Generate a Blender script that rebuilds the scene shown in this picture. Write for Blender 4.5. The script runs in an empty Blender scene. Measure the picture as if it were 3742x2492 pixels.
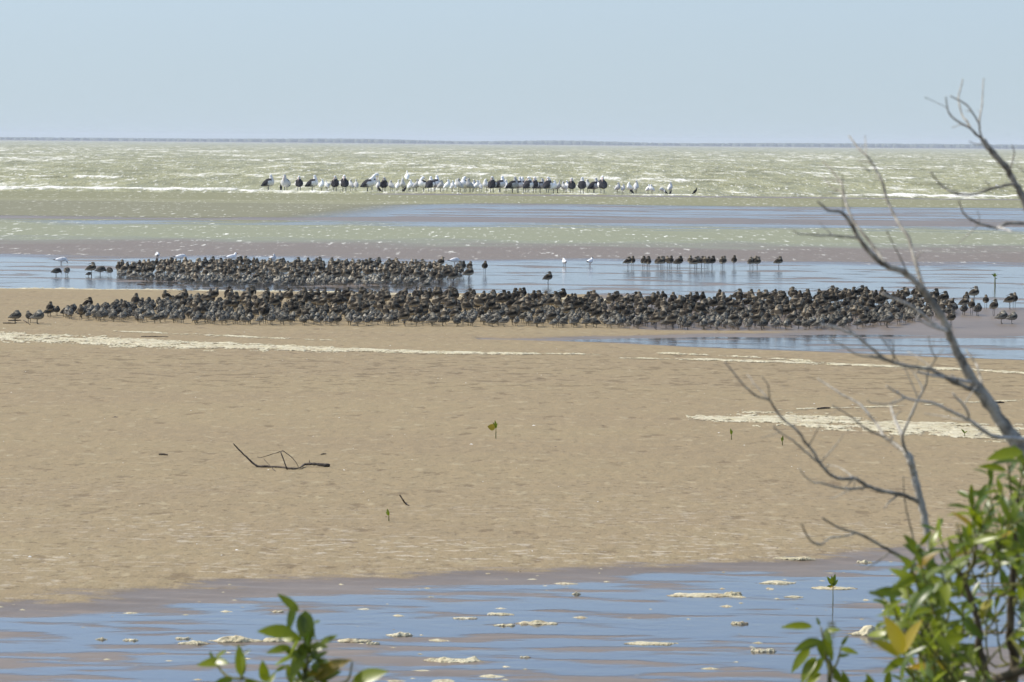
import bpy, bmesh, math, random, time
T0 = time.time()
def tick(m): print("TICK", m, round(time.time() - T0, 1))
import numpy as np
from mathutils import Vector, Matrix

# ------------------------------------------------------------------ camera, world, sun, exposure
scene = bpy.context.scene
COL = scene.collection
F, CX, CY = 12000.0, 1871.0, 1246.0          # focal length and centre, photo pixels
CAM_H = 3.3
PITCH = math.atan((CY - 521.0) / F)
ROLL = math.radians(0.505)
cam_d = bpy.data.cameras.new("camera")
cam_d.sensor_width = 36.0
cam_d.lens = 36.0 * F / 3742.0
cam_d.clip_start, cam_d.clip_end = 0.1, 30000
cam = bpy.data.objects.new("camera", cam_d)
COL.objects.link(cam)
cam.location = (0, 0, CAM_H)
fw = Vector((0, math.cos(PITCH), -math.sin(PITCH)))
rt0 = Vector((1, 0, 0)); up0 = rt0.cross(fw)
# the horizon sinks towards the right of the picture
rt = rt0 * math.cos(ROLL) + up0 * math.sin(ROLL)
up = up0 * math.cos(ROLL) - rt0 * math.sin(ROLL)
R = Matrix((rt, up, -fw)).transposed()
cam.rotation_euler = R.to_euler()
cam_d.dof.use_dof = True
cam_d.dof.focus_distance = 62.0
cam_d.dof.aperture_fstop = 12.5
scene.camera = cam

SUN_EL, SUN_AZ = math.radians(50), math.radians(-74)     # azimuth clockwise from +Y
world = bpy.data.worlds.new("World"); scene.world = world; world.use_nodes = True
wn, wl = world.node_tree.nodes, world.node_tree.links
sky = wn.new("ShaderNodeTexSky"); sky.sky_type = 'NISHITA'; sky.sun_disc = False
sky.sun_elevation = SUN_EL; sky.sun_rotation = SUN_AZ
sky.altitude = 0; sky.air_density = 1.0; sky.dust_density = 1.4; sky.ozone_density = 1.6
wn["Background"].inputs[1].default_value = 0.15
def wnode(t, **kw):
    n = wn.new(t)
    for k, v in kw.items(): setattr(n, k, v)
    return n
w_tc = wnode("ShaderNodeTexCoord")
# the air near the horizon is pale and thick: look the clear sky up a little higher and blend it into pale haze low down
w_add = wnode("ShaderNodeVectorMath", operation='ADD'); w_add.inputs[1].default_value = (0, 0, 0.10)
wl.new(w_tc.outputs["Generated"], w_add.inputs[0])
w_nrm = wnode("ShaderNodeVectorMath", operation='NORMALIZE'); wl.new(w_add.outputs[0], w_nrm.inputs[0])
wl.new(w_nrm.outputs[0], sky.inputs["Vector"])
w_sep = wnode("ShaderNodeSeparateXYZ"); wl.new(w_tc.outputs["Generated"], w_sep.inputs[0])
w_rng = wnode("ShaderNodeMapRange", interpolation_type='SMOOTHSTEP')
w_rng.inputs[1].default_value = 0.0; w_rng.inputs[2].default_value = 0.20; w_rng.inputs[3].default_value = 0.8; w_rng.inputs[4].default_value = 0.0
wl.new(w_sep.outputs[2], w_rng.inputs[0])
w_mix = wnode("ShaderNodeMix", data_type='RGBA'); w_mix.inputs[7].default_value = (2.24, 2.62, 2.84, 1)
wl.new(w_rng.outputs[0], w_mix.inputs[0]); wl.new(sky.outputs[0], w_mix.inputs[6])
wl.new(w_mix.outputs[2], wn["Background"].inputs[0])
sun_d = bpy.data.lights.new("sun", 'SUN'); sun_d.energy = 3.6; sun_d.angle = math.radians(0.5); sun_d.color = (1.0, 0.945, 0.85)
sun = bpy.data.objects.new("sun", sun_d); COL.objects.link(sun)
sdir = Vector((math.sin(SUN_AZ) * math.cos(SUN_EL), math.cos(SUN_AZ) * math.cos(SUN_EL), math.sin(SUN_EL)))
sun.rotation_euler = sdir.to_track_quat('Z', 'Y').to_euler(); sun.location = (0, 0, 40)
scene.view_settings.view_transform = 'Standard'
scene.view_settings.look = 'None'
scene.view_settings.exposure = 0.50
scene.view_settings.gamma = 1.0
scene.view_settings.use_curve_mapping = False
scene.cycles.max_bounces = 6
scene.cycles.transparent_max_bounces = 12
scene.cycles.volume_bounces = 0

rnd = random.Random(7)
rng = np.random.default_rng(11)

# ------------------------------------------------------------------ helpers
def ray(px, py):
    v = rt * ((px - CX) / F) + up * (-(py - CY) / F) + fw
    return v
def at(px, py, depth):
    """a point seen at photo position px, py at this distance along the view"""
    return Vector((0, 0, CAM_H)) + ray(px, py) * depth

def sm(a, b, t):
    t = np.clip((t - a) / (b - a), 0, 1)
    return t * t * (3 - 2 * t)
def _hash(ix, iy, seed):
    h = (ix.astype(np.int64) * 374761393 + iy.astype(np.int64) * 668265263 + seed * 1442695041) & 0xFFFFFFFF
    h = ((h ^ (h >> 13)) * 1274126177) & 0xFFFFFFFF
    h = ((h ^ (h >> 16)) * 2246822519) & 0xFFFFFFFF
    return (h ^ (h >> 15)) / 4294967296.0
def noise2(x, y, seed=0):
    x = np.asarray(x, float); y = np.asarray(y, float)
    ix, iy = np.floor(x), np.floor(y); fx, fy = x - ix, y - iy
    def g(a, b):
        ang = _hash(ix + a, iy + b, seed) * 2 * np.pi
        return np.cos(ang) * (fx - a) + np.sin(ang) * (fy - b)
    u, v = fx ** 3 * (fx * (6 * fx - 15) + 10), fy ** 3 * (fy * (6 * fy - 15) + 10)
    return 1.5 * ((g(0, 0) * (1 - u) + g(1, 0) * u) * (1 - v) + (g(0, 1) * (1 - u) + g(1, 1) * u) * v)
def fbm(x, y, seed=0, oct=3, gain=0.5):
    s, a, t = 0, 1.0, 0
    for i in range(oct):
        s = s + a * noise2(np.asarray(x) * 2 ** i + 17.3 * i, np.asarray(y) * 2 ** i - 9.1 * i, seed + i); t += a; a *= gain
    return s / t

def tag(o, label=None, cat=None, group=None, kind=None):
    if label: o["label"] = label
    if cat: o["category"] = cat
    if group: o["group"] = group
    if kind: o["kind"] = kind
    return o
def link(name, data, parent=None):
    o = bpy.data.objects.new(name, data); COL.objects.link(o)
    if parent is not None: o.parent = parent
    return o
def empty(name, loc):
    o = bpy.data.objects.new(name, None); COL.objects.link(o); o.location = loc; o.empty_display_size = 0.1
    return o
def mesh_from(name, verts, faces, mats=(), smooth=True):
    me = bpy.data.meshes.new(name)
    me.from_pydata([tuple(v) for v in verts], [], faces)
    for m in mats: me.materials.append(m)
    if smooth: me.polygons.foreach_set("use_smooth", [True] * len(me.polygons))
    me.update()
    return me
def grid_mesh(name, X, Y, Z, mat, attrs=None, keep=None):
    r, c = X.shape
    co = np.stack([X, Y, Z], -1).reshape(-1, 3).astype(np.float32)
    i = np.arange(r * c).reshape(r, c)
    q = np.stack([i[:-1, :-1], i[:-1, 1:], i[1:, 1:], i[1:, :-1]], -1).reshape(-1, 4)
    if keep is not None:
        k = keep.reshape(-1); q = q[k[q].any(1)]
        used = np.zeros(r * c, bool); used[q] = True
        remap = np.cumsum(used) - 1; q = remap[q]; co = co[used]
    else:
        used = np.ones(r * c, bool)
    me = bpy.data.meshes.new(name)
    me.vertices.add(len(co)); me.vertices.foreach_set("co", co.ravel())
    me.loops.add(q.size); me.loops.foreach_set("vertex_index", q.ravel().astype(np.int32))
    me.polygons.add(len(q))
    me.polygons.foreach_set("loop_start", np.arange(0, q.size, 4, dtype=np.int32))
    me.polygons.foreach_set("use_smooth", np.ones(len(q), bool))
    me.materials.append(mat)
    for nm, arr in (attrs or {}).items():
        arr = np.asarray(arr)
        if arr.ndim == 3:
            a = me.color_attributes.new(nm, 'FLOAT_COLOR', 'POINT')
            rgba = np.ones((used.sum(), 4), np.float32); rgba[:, :3] = arr.reshape(-1, 3)[used]
            a.data.foreach_set("color", rgba.ravel())
        else:
            a = me.attributes.new(nm, 'FLOAT', 'POINT')
            a.data.foreach_set("value", arr.reshape(-1)[used].astype(np.float32))
    me.update(calc_edges=True); me.validate()
    return me

class NT:
    """small node-tree writer"""
    def __init__(self, name):
        self.m = bpy.data.materials.new(name); self.m.use_nodes = True
        self.t = self.m.node_tree; self.t.nodes.clear()
        self.out = self.t.nodes.new("ShaderNodeOutputMaterial")
    def n(self, typ, **kw):
        nd = self.t.nodes.new(typ)
        for k, v in kw.items():
            if k.startswith("_"): setattr(nd, k[1:], v)
        for k, v in kw.items():
            if k.startswith("_"): continue
            key = int(k[1:]) if k[0] == "i" and k[1:].isdigit() else k.replace("__", " ")
            self.set(nd.inputs[key], v)
        return nd
    def set(self, sock, v):
        if isinstance(v, bpy.types.NodeSocket): self.t.links.new(v, sock)
        elif isinstance(v, bpy.types.Node): self.t.links.new(v.outputs[0], sock)
        else:
            if hasattr(sock.default_value, "__len__") and not isinstance(v, str):
                v = tuple(v); 
                if len(sock.default_value) == 4 and len(v) == 3: v = v + (1,)
            sock.default_value = v
    def math(self, op, a, b=0.0, c=0.0, clamp=False):
        nd = self.n("ShaderNodeMath", _operation=op, _use_clamp=clamp, i0=a, i1=b)
        if op in ("MULTIPLY_ADD", "SMOOTH_MIN"): self.set(nd.inputs[2], c)
        return nd.outputs[0]
    def ramp(self, v, lo, hi, a=0.0, b=1.0, smooth=True):
        return self.n("ShaderNodeMapRange", _interpolation_type='SMOOTHSTEP' if smooth else 'LINEAR', i0=v, i1=lo, i2=hi, i3=a, i4=b).outputs[0]
    def mix(self, f, a, b, blend='MIX'):
        nd = self.n("ShaderNodeMix", _data_type='RGBA', _blend_type=blend)
        self.set(nd.inputs[0], f); self.set(nd.inputs[6], a); self.set(nd.inputs[7], b)
        return nd.outputs[2]
    def pos(self, sx, sy, sz=1.0):
        g = self.n("ShaderNodeNewGeometry")
        return self.n("ShaderNodeVectorMath", _operation='MULTIPLY', i0=g.outputs["Position"], i1=(sx, sy, sz)).outputs[0]
    def noise(self, vec, scale=1.0, detail=3.0, rough=0.5, dist=0.0):
        return self.n("ShaderNodeTexNoise", Vector=vec, Scale=scale, Detail=detail, Roughness=rough, Distortion=dist).outputs[0]
    def attr(self, name):
        return self.n("ShaderNodeAttribute", _attribute_name=name)
    def done(self, sh, vol=None):
        if sh is not None: self.t.links.new(sh.outputs[0], self.out.inputs[0])
        if vol is not None: self.t.links.new(vol.outputs[0], self.out.inputs[1])
        return self.m

# ------------------------------------------------------------------ materials
def sand_material():
    t = NT("tidal_sand")
    wet = t.attr("wet").outputs["Fac"]
    p1 = t.pos(1, 1, 1)
    big = t.ramp(t.noise(t.pos(0.22, 0.45), 1.0, 5, 0.6), 0.33, 0.67)
    med = t.noise(t.pos(6.0, 3.0), 1.0, 4, 0.65)
    pit = t.noise(t.pos(3.4, 1.7), 1.0, 4, 0.6)
    pitm = t.ramp(pit, 0.60, 0.68)
    fle = t.noise(t.pos(5.0, 3.2), 1.0, 3, 0.6)
    flm = t.ramp(fle, 0.58, 0.68)
    fine = t.noise(p1, 60, 2, 0.6)
    dry = t.mix(big, (0.243, 0.194, 0.112), (0.226, 0.177, 0.106))
    dry = t.mix(t.math('MULTIPLY', t.ramp(med, 0.35, 0.7), 0.6), dry, (0.268, 0.206, 0.118))
    dry = t.mix(t.math('MULTIPLY', pitm, 0.6), dry, (0.13, 0.095, 0.056))
    dry = t.mix(t.math('MULTIPLY', flm, 0.4), dry, (0.36, 0.31, 0.20))
    py = t.n("ShaderNodeSeparateXYZ", i0=t.pos(1, 1, 1)).outputs[1]
    trk = t.math('MULTIPLY', t.ramp(py, 41, 44), t.ramp(py, 52, 48.5))
    tr = t.ramp(t.noise(t.pos(3.2, 2.6), 1.0, 3, 0.6), 0.54, 0.62)
    dry = t.mix(t.math('MULTIPLY', t.math('MULTIPLY', tr, trk), 0.55), dry, (0.115, 0.085, 0.05))
    das = t.ramp(t.noise(t.pos(5.5, 9.0), 1.0, 4, 0.65), 0.54, 0.61)
    dmk = t.math('MULTIPLY', t.ramp(py, 33, 25.5), t.ramp(t.noise(t.pos(0.3, 0.6), 1.0, 3, 0.6), 0.35, 0.6))
    dry = t.mix(t.math('MULTIPLY', t.math('MULTIPLY', das, dmk), 0.5), dry, (0.46, 0.41, 0.33))  # glints on the wet ripples, painted as pale dashes
    dk2 = t.ramp(t.noise(t.pos(6.5, 4.2), 1.0, 5, 0.72), 0.595, 0.66)
    dry = t.mix(t.math('MULTIPLY', dk2, 0.42), dry, (0.14, 0.105, 0.062))
    nr = t.ramp(py, 38, 30)
    p3 = t.ramp(t.noise(t.pos(9.0, 7.5), 1.0, 4, 0.65), 0.575, 0.64)
    dry = t.mix(t.math('MULTIPLY', t.math('MULTIPLY', p3, nr), 0.7), dry, (0.14, 0.105, 0.062))
    wetc = t.mix(big, (0.130, 0.100, 0.068), (0.165, 0.127, 0.088))
    wetn = t.noise(t.pos(3.0, 9.0), 1.0, 5, 0.72)
    w = t.math('ADD', wet, t.math('MULTIPLY', t.math('SUBTRACT', wetn, 0.5), t.math('MULTIPLY', t.math('MULTIPLY', wet, t.math('SUBTRACT', 1.0, wet)), 9.0)), clamp=True)
    w = t.ramp(w, 0.15, 0.85)
    wetc = t.mix(t.ramp(t.noise(t.pos(1.6, 7.0), 1.0, 5, 0.7), 0.48, 0.68, 0.0, 0.55), wetc, (0.225, 0.17, 0.115))
    col = t.mix(w, dry, wetc)
    rough = t.math('MULTIPLY_ADD', w, -0.45, 0.9)
    h = t.math('ADD', t.math('MULTIPLY', pit, -0.035), t.math('ADD', t.math('MULTIPLY', fle, 0.012), t.math('MULTIPLY', med, 0.02)))
    h = t.math('ADD', h, t.math('MULTIPLY', fine, 0.002))
    bs = t.math('MULTIPLY_ADD', w, -0.55, 0.75)
    bump = t.n("ShaderNodeBump", Strength=bs, Distance=1.0, Height=h)
    sh = t.n("ShaderNodeBsdfPrincipled", Base__Color=col, Roughness=rough, Normal=bump)
    t.set(sh.inputs["Specular IOR Level"], t.math('MULTIPLY_ADD', w, 0.22, 0.10))
    return t.done(sh)

def pool_material():
    t = NT("shallow_water")
    tur = t.attr("turbid").outputs["Color"]
    opa = t.attr("opacity").outputs["Fac"]
    chop = t.attr("chop").outputs["Fac"]
    w1 = t.noise(t.pos(1.6, 3.4), 1.0, 4, 0.6, 0.4)
    w2 = t.noise(t.pos(6.0, 9.0), 1.0, 3, 0.6)
    patch = t.noise(t.pos(0.12, 0.9), 1.0, 3, 0.5)
    h = t.math('ADD', t.math('MULTIPLY', w1, 0.05), t.math('MULTIPLY', w2, 0.02))
    stren = t.math('ADD', t.math('MULTIPLY', chop, 0.8), t.math('MULTIPLY', t.ramp(patch, 0.35, 0.65, 0.35, 1.0), 0.12))
    bump = t.n("ShaderNodeBump", Strength=stren, Distance=1.0, Height=h)
    fr = t.n("ShaderNodeFresnel", IOR=1.9, Normal=bump)
    frc = t.math('MULTIPLY', fr.outputs[0], t.math('MULTIPLY_ADD', chop, -0.93, 1.0))
    # sparkle on the wavelet crests, painted as pale foam-coloured flecks
    f1 = t.noise(t.pos(4.5, 0.42), 1.0, 4, 0.75)
    f2 = t.noise(t.pos(0.25, 0.35), 1.0, 3, 0.55)
    fleck = t.math('MULTIPLY', t.ramp(f1, 0.575, 0.64), t.ramp(f2, 0.40, 0.6))
    fleck = t.math('MULTIPLY', fleck, t.attr("fleck").outputs["Fac"])
    body = t.n("ShaderNodeBsdfDiffuse", Color=tur, Normal=bump)
    clear = t.n("ShaderNodeBsdfTransparent", Color=(0.93, 0.95, 0.93))
    under = t.n("ShaderNodeMixShader", i0=opa, i1=clear.outputs[0], i2=body.outputs[0])
    gl = t.n("ShaderNodeBsdfGlossy", Color=(1, 1, 1), Roughness=t.math('MULTIPLY_ADD', chop, 0.2, 0.10), Normal=bump)
    mx = t.n("ShaderNodeMixShader", i0=frc, i1=under.outputs[0], i2=gl.outputs[0])
    foam = t.n("ShaderNodeBsdfDiffuse", Color=(0.72, 0.72, 0.65))  # pale colour of the painted sparkle
    mx2 = t.n("ShaderNodeMixShader", i0=fleck, i1=mx.outputs[0], i2=foam.outputs[0])
    # where the film of water thins out to nothing it no longer hides the sand
    film = t.math('ADD', t.attr("film").outputs["Fac"], t.math('MULTIPLY', t.math('SUBTRACT', t.noise(t.pos(2.5, 8.0), 1.0, 3, 0.6), 0.5), 0.5))
    none = t.n("ShaderNodeBsdfTransparent")
    mx3 = t.n("ShaderNodeMixShader", i0=t.ramp(film, 0.05, 0.9), i1=none.outputs[0], i2=mx2.outputs[0])
    return t.done(mx3)

def sea_material():
    t = NT("choppy_sea")
    foam = t.attr("foam").outputs["Fac"]
    n1 = t.noise(t.pos(0.55, 0.07, 2.5), 1.0, 5, 0.68)
    n2 = t.noise(t.pos(0.06, 0.12), 1.0, 3, 0.5)
    n3 = t.noise(t.pos(2.2, 0.09, 4), 1.0, 4, 0.78)
    base = t.mix(t.ramp(n2, 0.3, 0.7), (0.152, 0.146, 0.070), (0.198, 0.194, 0.105))
    base = t.mix(t.ramp(n1, 0.35, 0.7), base, (0.27, 0.26, 0.13))  # uneven light on the waves, painted in as lighter noise patches
    fm = t.math('MULTIPLY_ADD', t.math('SUBTRACT', n1, 0.5), 4.0, t.math('MULTIPLY', foam, 0.78))
    fm = t.math('MULTIPLY', t.ramp(fm, 0.45, 1.15), t.math('MAXIMUM', t.ramp(n3, 0.38, 0.56, 0.35, 1.0), t.math('SUBTRACT', foam, 0.9)))
    n4 = t.noise(t.pos(0.30, 0.016, 2.0), 1.0, 5, 0.72)
    base = t.mix(t.ramp(n4, 0.38, 0.62), base, (0.29, 0.28, 0.145))  # far waves get the same painted light and dark
    sp4 = t.math('MULTIPLY', t.ramp(n4, 0.57, 0.66), 0.7)
    sp = t.math('MULTIPLY', t.ramp(n3, 0.57, 0.64), 0.70)
    fm = t.math('MAXIMUM', t.math('MAXIMUM', fm, sp), sp4)  # sun glitter painted white, on top of the foam
    col = t.mix(fm, base, (0.70, 0.69, 0.62))
    bump = t.n("ShaderNodeBump", Strength=1.0, Distance=1.0, Height=t.math('MULTIPLY_ADD', n1, 0.5, t.math('MULTIPLY', n3, 0.06)))
    sh = t.n("ShaderNodeBsdfPrincipled", Base__Color=col, Roughness=t.math('MULTIPLY_ADD', fm, 0.3, 0.5), Normal=bump)
    t.set(sh.inputs["IOR"], 1.33)
    t.set(sh.inputs["Specular IOR Level"], t.math('MULTIPLY_ADD', fm, -0.15, 0.18))
    return t.done(sh)

def foam_material():
    t = NT("sea_foam")
    n1 = t.noise(t.pos(1.5, 1.5, 3), 3.0, 5, 0.65)
    n2 = t.noise(t.pos(30, 30, 30), 1.0, 3, 0.7)
    col = t.mix(t.ramp(n1, 0.35, 0.65), (0.40, 0.35, 0.21), (0.52, 0.475, 0.325))
    col = t.mix(t.math('MULTIPLY', t.ramp(t.noise(t.pos(7, 6, 4), 1.0, 5, 0.75), 0.50, 0.62), 0.8), col, (0.27, 0.205, 0.12))
    col = t.mix(t.ramp(n2, 0.62, 0.72), col, (0.32, 0.26, 0.15))
    bump = t.n("ShaderNodeBump", Strength=0.6, Distance=0.03, Height=n2)
    sh = t.n("ShaderNodeBsdfPrincipled", Base__Color=col, Roughness=0.75, Normal=bump)
    cv = t.math('MULTIPLY_ADD', t.math('SUBTRACT', t.noise(t.pos(14, 12, 8), 1.0, 4, 0.7), 0.5), 1.7, t.attr("cover").outputs["Fac"])
    gap = t.n("ShaderNodeBsdfTransparent")
    return t.done(t.n("ShaderNodeMixShader", i0=t.ramp(cv, 0.15, 0.75), i1=gap.outputs[0], i2=sh.outputs[0]))

def plumage_material():
    t = NT("plumage")
    c = t.attr("plumage").outputs["Color"]
    tc = t.n("ShaderNodeTexCoord")
    nz = t.noise(tc.outputs["Object"], 55.0, 3, 0.65)
    oi = t.n("ShaderNodeObjectInfo")
    v = t.math('MULTIPLY', t.ramp(nz, 0.25, 0.75, 0.72, 1.3, False), t.math('MULTIPLY_ADD', oi.outputs["Random"], 0.9, 0.55))
    col = t.n("ShaderNodeVectorMath", _operation='SCALE', i0=c); t.set(col.inputs["Scale"], v)
    sh = t.n("ShaderNodeBsdfPrincipled", Base__Color=col.outputs[0], Roughness=0.85)
    t.set(sh.inputs["Specular IOR Level"], 0.08)
    return t.done(sh)

def bark_material(name, dark, light, scale=1.0):
    t = NT(name)
    tc = t.n("ShaderNodeTexCoord")
    v = tc.outputs["Object"]
    n1 = t.noise(v, 22 * scale, 5, 0.65)
    n2 = t.noise(v, 5 * scale, 3, 0.5)
    n3 = t.noise(v, 120 * scale, 3, 0.6)
    col = t.mix(t.ramp(n1, 0.35, 0.65), dark, light)
    col = t.mix(t.math('MULTIPLY', t.ramp(n2, 0.45, 0.7), 0.5), col, light)
    col = t.mix(t.math('MULTIPLY', t.ramp(n3, 0.55, 0.7), 0.5), col, tuple(0.45 * q for q in dark))
    bump = t.n("ShaderNodeBump", Strength=0.8, Distance=0.006, Height=t.math('ADD', n1, n3))
    sh = t.n("ShaderNodeBsdfPrincipled", Base__Color=col, Roughness=0.9, Normal=bump)
    t.set(sh.inputs["Specular IOR Level"], 0.12)
    return t.done(sh)

def leaf_material(name, a, b, pale):
    t = NT(name)
    oi = t.n("ShaderNodeObjectInfo")
    tc = t.n("ShaderNodeTexCoord")
    n = t.noise(tc.outputs["Object"], 9.0, 3, 0.6)
    f = t.math('ADD', oi.outputs["Random"], t.math('MULTIPLY', t.math('SUBTRACT', n, 0.5), 0.6), clamp=True)
    col = t.mix(f, a, b)
    sp_ = t.ramp(t.noise(tc.outputs["Object"], 26.0, 3, 0.7), 0.66, 0.74)
    col = t.mix(t.math('MULTIPLY', sp_, 0.7), col, (0.14, 0.10, 0.03))
    g = t.n("ShaderNodeNewGeometry")
    col = t.mix(g.outputs["Backfacing"], col, pale)
    sh = t.n("ShaderNodeBsdfPrincipled", Base__Color=col, Roughness=0.33)
    t.set(sh.inputs["Specular IOR Level"], 0.42)
    tr = t.n("ShaderNodeBsdfTranslucent", Color=t.mix(0.5, col, (0.42, 0.50, 0.015)))
    mx = t.n("ShaderNodeMixShader", i0=0.36, i1=sh.outputs[0], i2=tr.outputs[0])
    return t.done(mx)

def plain(name, c, rough=0.8):
    t = NT(name)
    tc = t.n("ShaderNodeTexCoord")
    n = t.noise(tc.outputs["Object"], 30.0, 4, 0.6)
    col = t.mix(n, tuple(0.7 * q for q in c), tuple(min(1, 1.3 * q) for q in c))
    return t.done(t.n("ShaderNodeBsdfPrincipled", Base__Color=col, Roughness=rough))

M_SAND, M_POOL, M_SEA, M_FOAM, M_PLUM = sand_material(), pool_material(), sea_material(), foam_material(), plumage_material()
M_BARK = bark_material("dead_bark", (0.13, 0.115, 0.088), (0.44, 0.405, 0.335))
M_PALE = bark_material("bleached_wood", (0.38, 0.35, 0.30), (0.62, 0.59, 0.53))
M_GREY = bark_material("grey_bark", (0.27, 0.25, 0.205), (0.50, 0.47, 0.40))
M_BROWNBARK = bark_material("brown_bark", (0.055, 0.045, 0.03), (0.15, 0.125, 0.085))
M_DRIFT = bark_material("driftwood", (0.045, 0.035, 0.028), (0.16, 0.13, 0.10))
M_STEM = bark_material("green_stem", (0.09, 0.10, 0.03), (0.19, 0.18, 0.07))
M_LEAF = leaf_material("mangrove_leaf", (0.030, 0.072, 0.003), (0.19, 0.225, 0.006), (0.20, 0.27, 0.06))
M_YELL = leaf_material("yellowing_leaf", (0.30, 0.26, 0.02), (0.42, 0.25, 0.02), (0.38, 0.34, 0.14))
M_BROWN = leaf_material("brown_leaf", (0.16, 0.11, 0.02), (0.26, 0.17, 0.03), (0.30, 0.24, 0.12))
M_FAR = plain("far_mangroves", (0.07, 0.09, 0.06))
M_SHELL = plain("shell", (0.72, 0.69, 0.62), 0.5)
M_CLOD = plain("dark_debris", (0.07, 0.05, 0.04))

# ------------------------------------------------------------------ terrain
def pool_right(x, d):
    """how far inside the wedge of water in front of the flock, >0 inside"""
    t = np.clip(x / 8.5, 0, 1.6)
    lo = 54.6 - 4.6 * t; hi = 55.2 + 4.2 * t
    wv = 0.5 * fbm(x * 0.35, d * 0.7, 31)
    inside = np.minimum(d - lo, hi - d) + wv * 0.6
    return np.where(x > -0.6, inside, -3.0)
def terrain(x, d):
    x = np.asarray(x, float); d = np.asarray(d, float)
    e = d - (24.45 + 0.54 * np.clip(x, -12, 12) + 1.0 * fbm(x * 0.30, d * 0.55, 1) + 0.55 * fbm(x * 1.1, d * 2.2, 14, 3))
    st = fbm(x * 0.75 + 0.15 * d, d * 2.6, 2, 4, 0.62)
    zpool = -0.0036 + 0.0024 * sm(23.0, 20.0, d) + 0.0115 * st
    ep = np.maximum(e, 0)
    bank = 0.006 + 0.045 * (1 - np.exp(-ep / 1.0)) + 0.03 * sm(3, 14, e) + 0.004 * fbm(x * 0.5, d * 0.9, 4)
    z = zpool + (bank - zpool) * sm(-0.9, 0.9, e)
    # bank sinks towards the flock
    k = sm(36, 55, d)
    z = z + (0.052 + 0.006 * fbm(x * 0.2, d * 0.5, 5) - z) * k
    # right-hand wedge of water in front of the flock
    m = pool_right(x, d)
    st2 = fbm(x * 0.45, d * 1.3, 6, 4, 0.6)
    z = z + (-0.0065 + 0.018 * st2 - z) * sm(-0.7, 0.8, m)
    # wet ground under the right half of the flock, water beyond
    rt_ = sm(0.2, 3.0, x) * sm(56, 59, d)
    z = z + (0.006 + 0.006 * st2 - z) * rt_
    # back edge of the spit
    edge = 71.2 - 4.5 * sm(2.5, 6.5, x) + 0.7 * fbm(x * 0.25, 3.3, 7)
    st3 = fbm(x * 0.34 + 0.05 * d, d * 0.75, 8, 4, 0.6)
    z = z + (-0.0085 + 0.030 * st3 - z) * sm(-0.5, 0.7, d - edge)
    z = z + (-0.05 - z) * sm(91, 93.5, d)
    # thin wet bars and the far channels
    st4 = fbm(x * 0.085 + 0.02 * d, d * 0.34, 9, 4, 0.6)
    z = z + (0.004 + 0.020 * st4 - z) * sm(132, 137, d)
    z = z + (-0.007 + 0.055 * st4 - z) * sm(143, 147, d) * sm(-9, -3, x - 0.1 * (d - 160))
    z = z + (-0.05 - z) * sm(140, 146, d) * (1 - sm(-9, -3, x - 0.1 * (d - 160)))
    z = z + (-0.04 + 0.04 * st4 - z) * sm(176, 181, d)
    bar = sm(203, 206, d) * (0.4 + 0.6 * sm(-11, -6, x))
    z = z + (0.02 + 0.006 * st4 - z) * bar
    z = z + (-2.0 - z) * sm(214.5, 250, d)
    return z
def terrain1(x, d): return float(terrain(np.array([x]), np.array([d]))[0])
def ground(px, py, water=True):
    """where the sight line through this photo position meets the ground (or the water lying on it)"""
    r = ray(px, py); z = 0.0
    for _ in range(5):
        k = (z - CAM_H) / r.z
        p = Vector((0, 0, CAM_H)) + r * k
        z = terrain1(p.x, p.y)
        if water: z = max(z, 0.0)
    return Vector((p.x, p.y, z))

def fan(ds, us):
    D = np.repeat(ds[:, None], len(us), 1)
    W = 0.156 * np.maximum(D, 12.0) + 0.6
    return us[None, :] * W, D
def sym(core, n, outs):
    c = np.linspace(-core, core, n); o = np.array(outs)
    return np.concatenate([-o[::-1], c, o])
ds = np.concatenate([np.linspace(-60, 11, 25), np.geomspace(12, 32, 430), np.geomspace(32.1, 95, 520), np.geomspace(95.3, 255, 260), np.geomspace(262, 7000, 26)])
us = sym(1.35, 330, [1.5, 1.8, 2.3, 3, 4, 5, 6.2])
X, D = fan(ds, us)
Z = terrain(X, D)
n_w = fbm(X * 0.4, D * 1.3, 21)
wet = 1 - sm(0.003, 0.042, Z + 0.007 * n_w)
wet = np.where(D > 66, np.maximum(wet, sm(70.5, 72, D)), wet)
Zr = Z.copy()
me = grid_mesh("sand_flat", X, D, Zr, M_SAND, {"wet": wet})
tag(link("sand_flat", me), "tan sandbank and wet mud flats exposed by the tide", None, None, "structure")

# shallow water lying over the flats
ds = np.concatenate([np.linspace(9, 17.9, 20), np.geomspace(18, 29, 330), np.geomspace(29.2, 49, 20), np.geomspace(49.3, 95, 300), np.geomspace(95.5, 206.5, 240)])
us = sym(1.4, 200, [1.7, 2.2, 3, 4.5, 7, 12, 20])
X, D = fan(ds, us)
nz = fbm(X * 0.06, D * 0.2, 41)
nz2 = fbm(X * 0.22, D * 0.25, 43, 3)
b_mud = sm(89.5, 94, D + 3.0 * nz2) * (1 - sm(102, 112, D + 6 * nz2))
b_grn = sm(102, 113, D + 6 * nz2) * (1 - sm(125, 139, D + 8 * nz2))
left = 1 - sm(-10, -3, X - 0.1 * (D - 160))
b_lft = sm(131, 137, D) * (1 - sm(176, 184, D)) * left
b_far = sm(172, 180, D + 4 * nz)
wgt = np.stack([b_mud, b_grn, b_lft, b_far], -1)
cols = np.array([[0.185, 0.152, 0.120], [0.225, 0.232, 0.15], [0.222, 0.220, 0.155], [0.235, 0.235, 0.15]])
tot = wgt.sum(-1, keepdims=True)
turb = (wgt @ cols) / np.maximum(tot, 1e-4); turb = np.where(tot > 1e-3, turb, np.array([0.27, 0.22, 0.17]))
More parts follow.
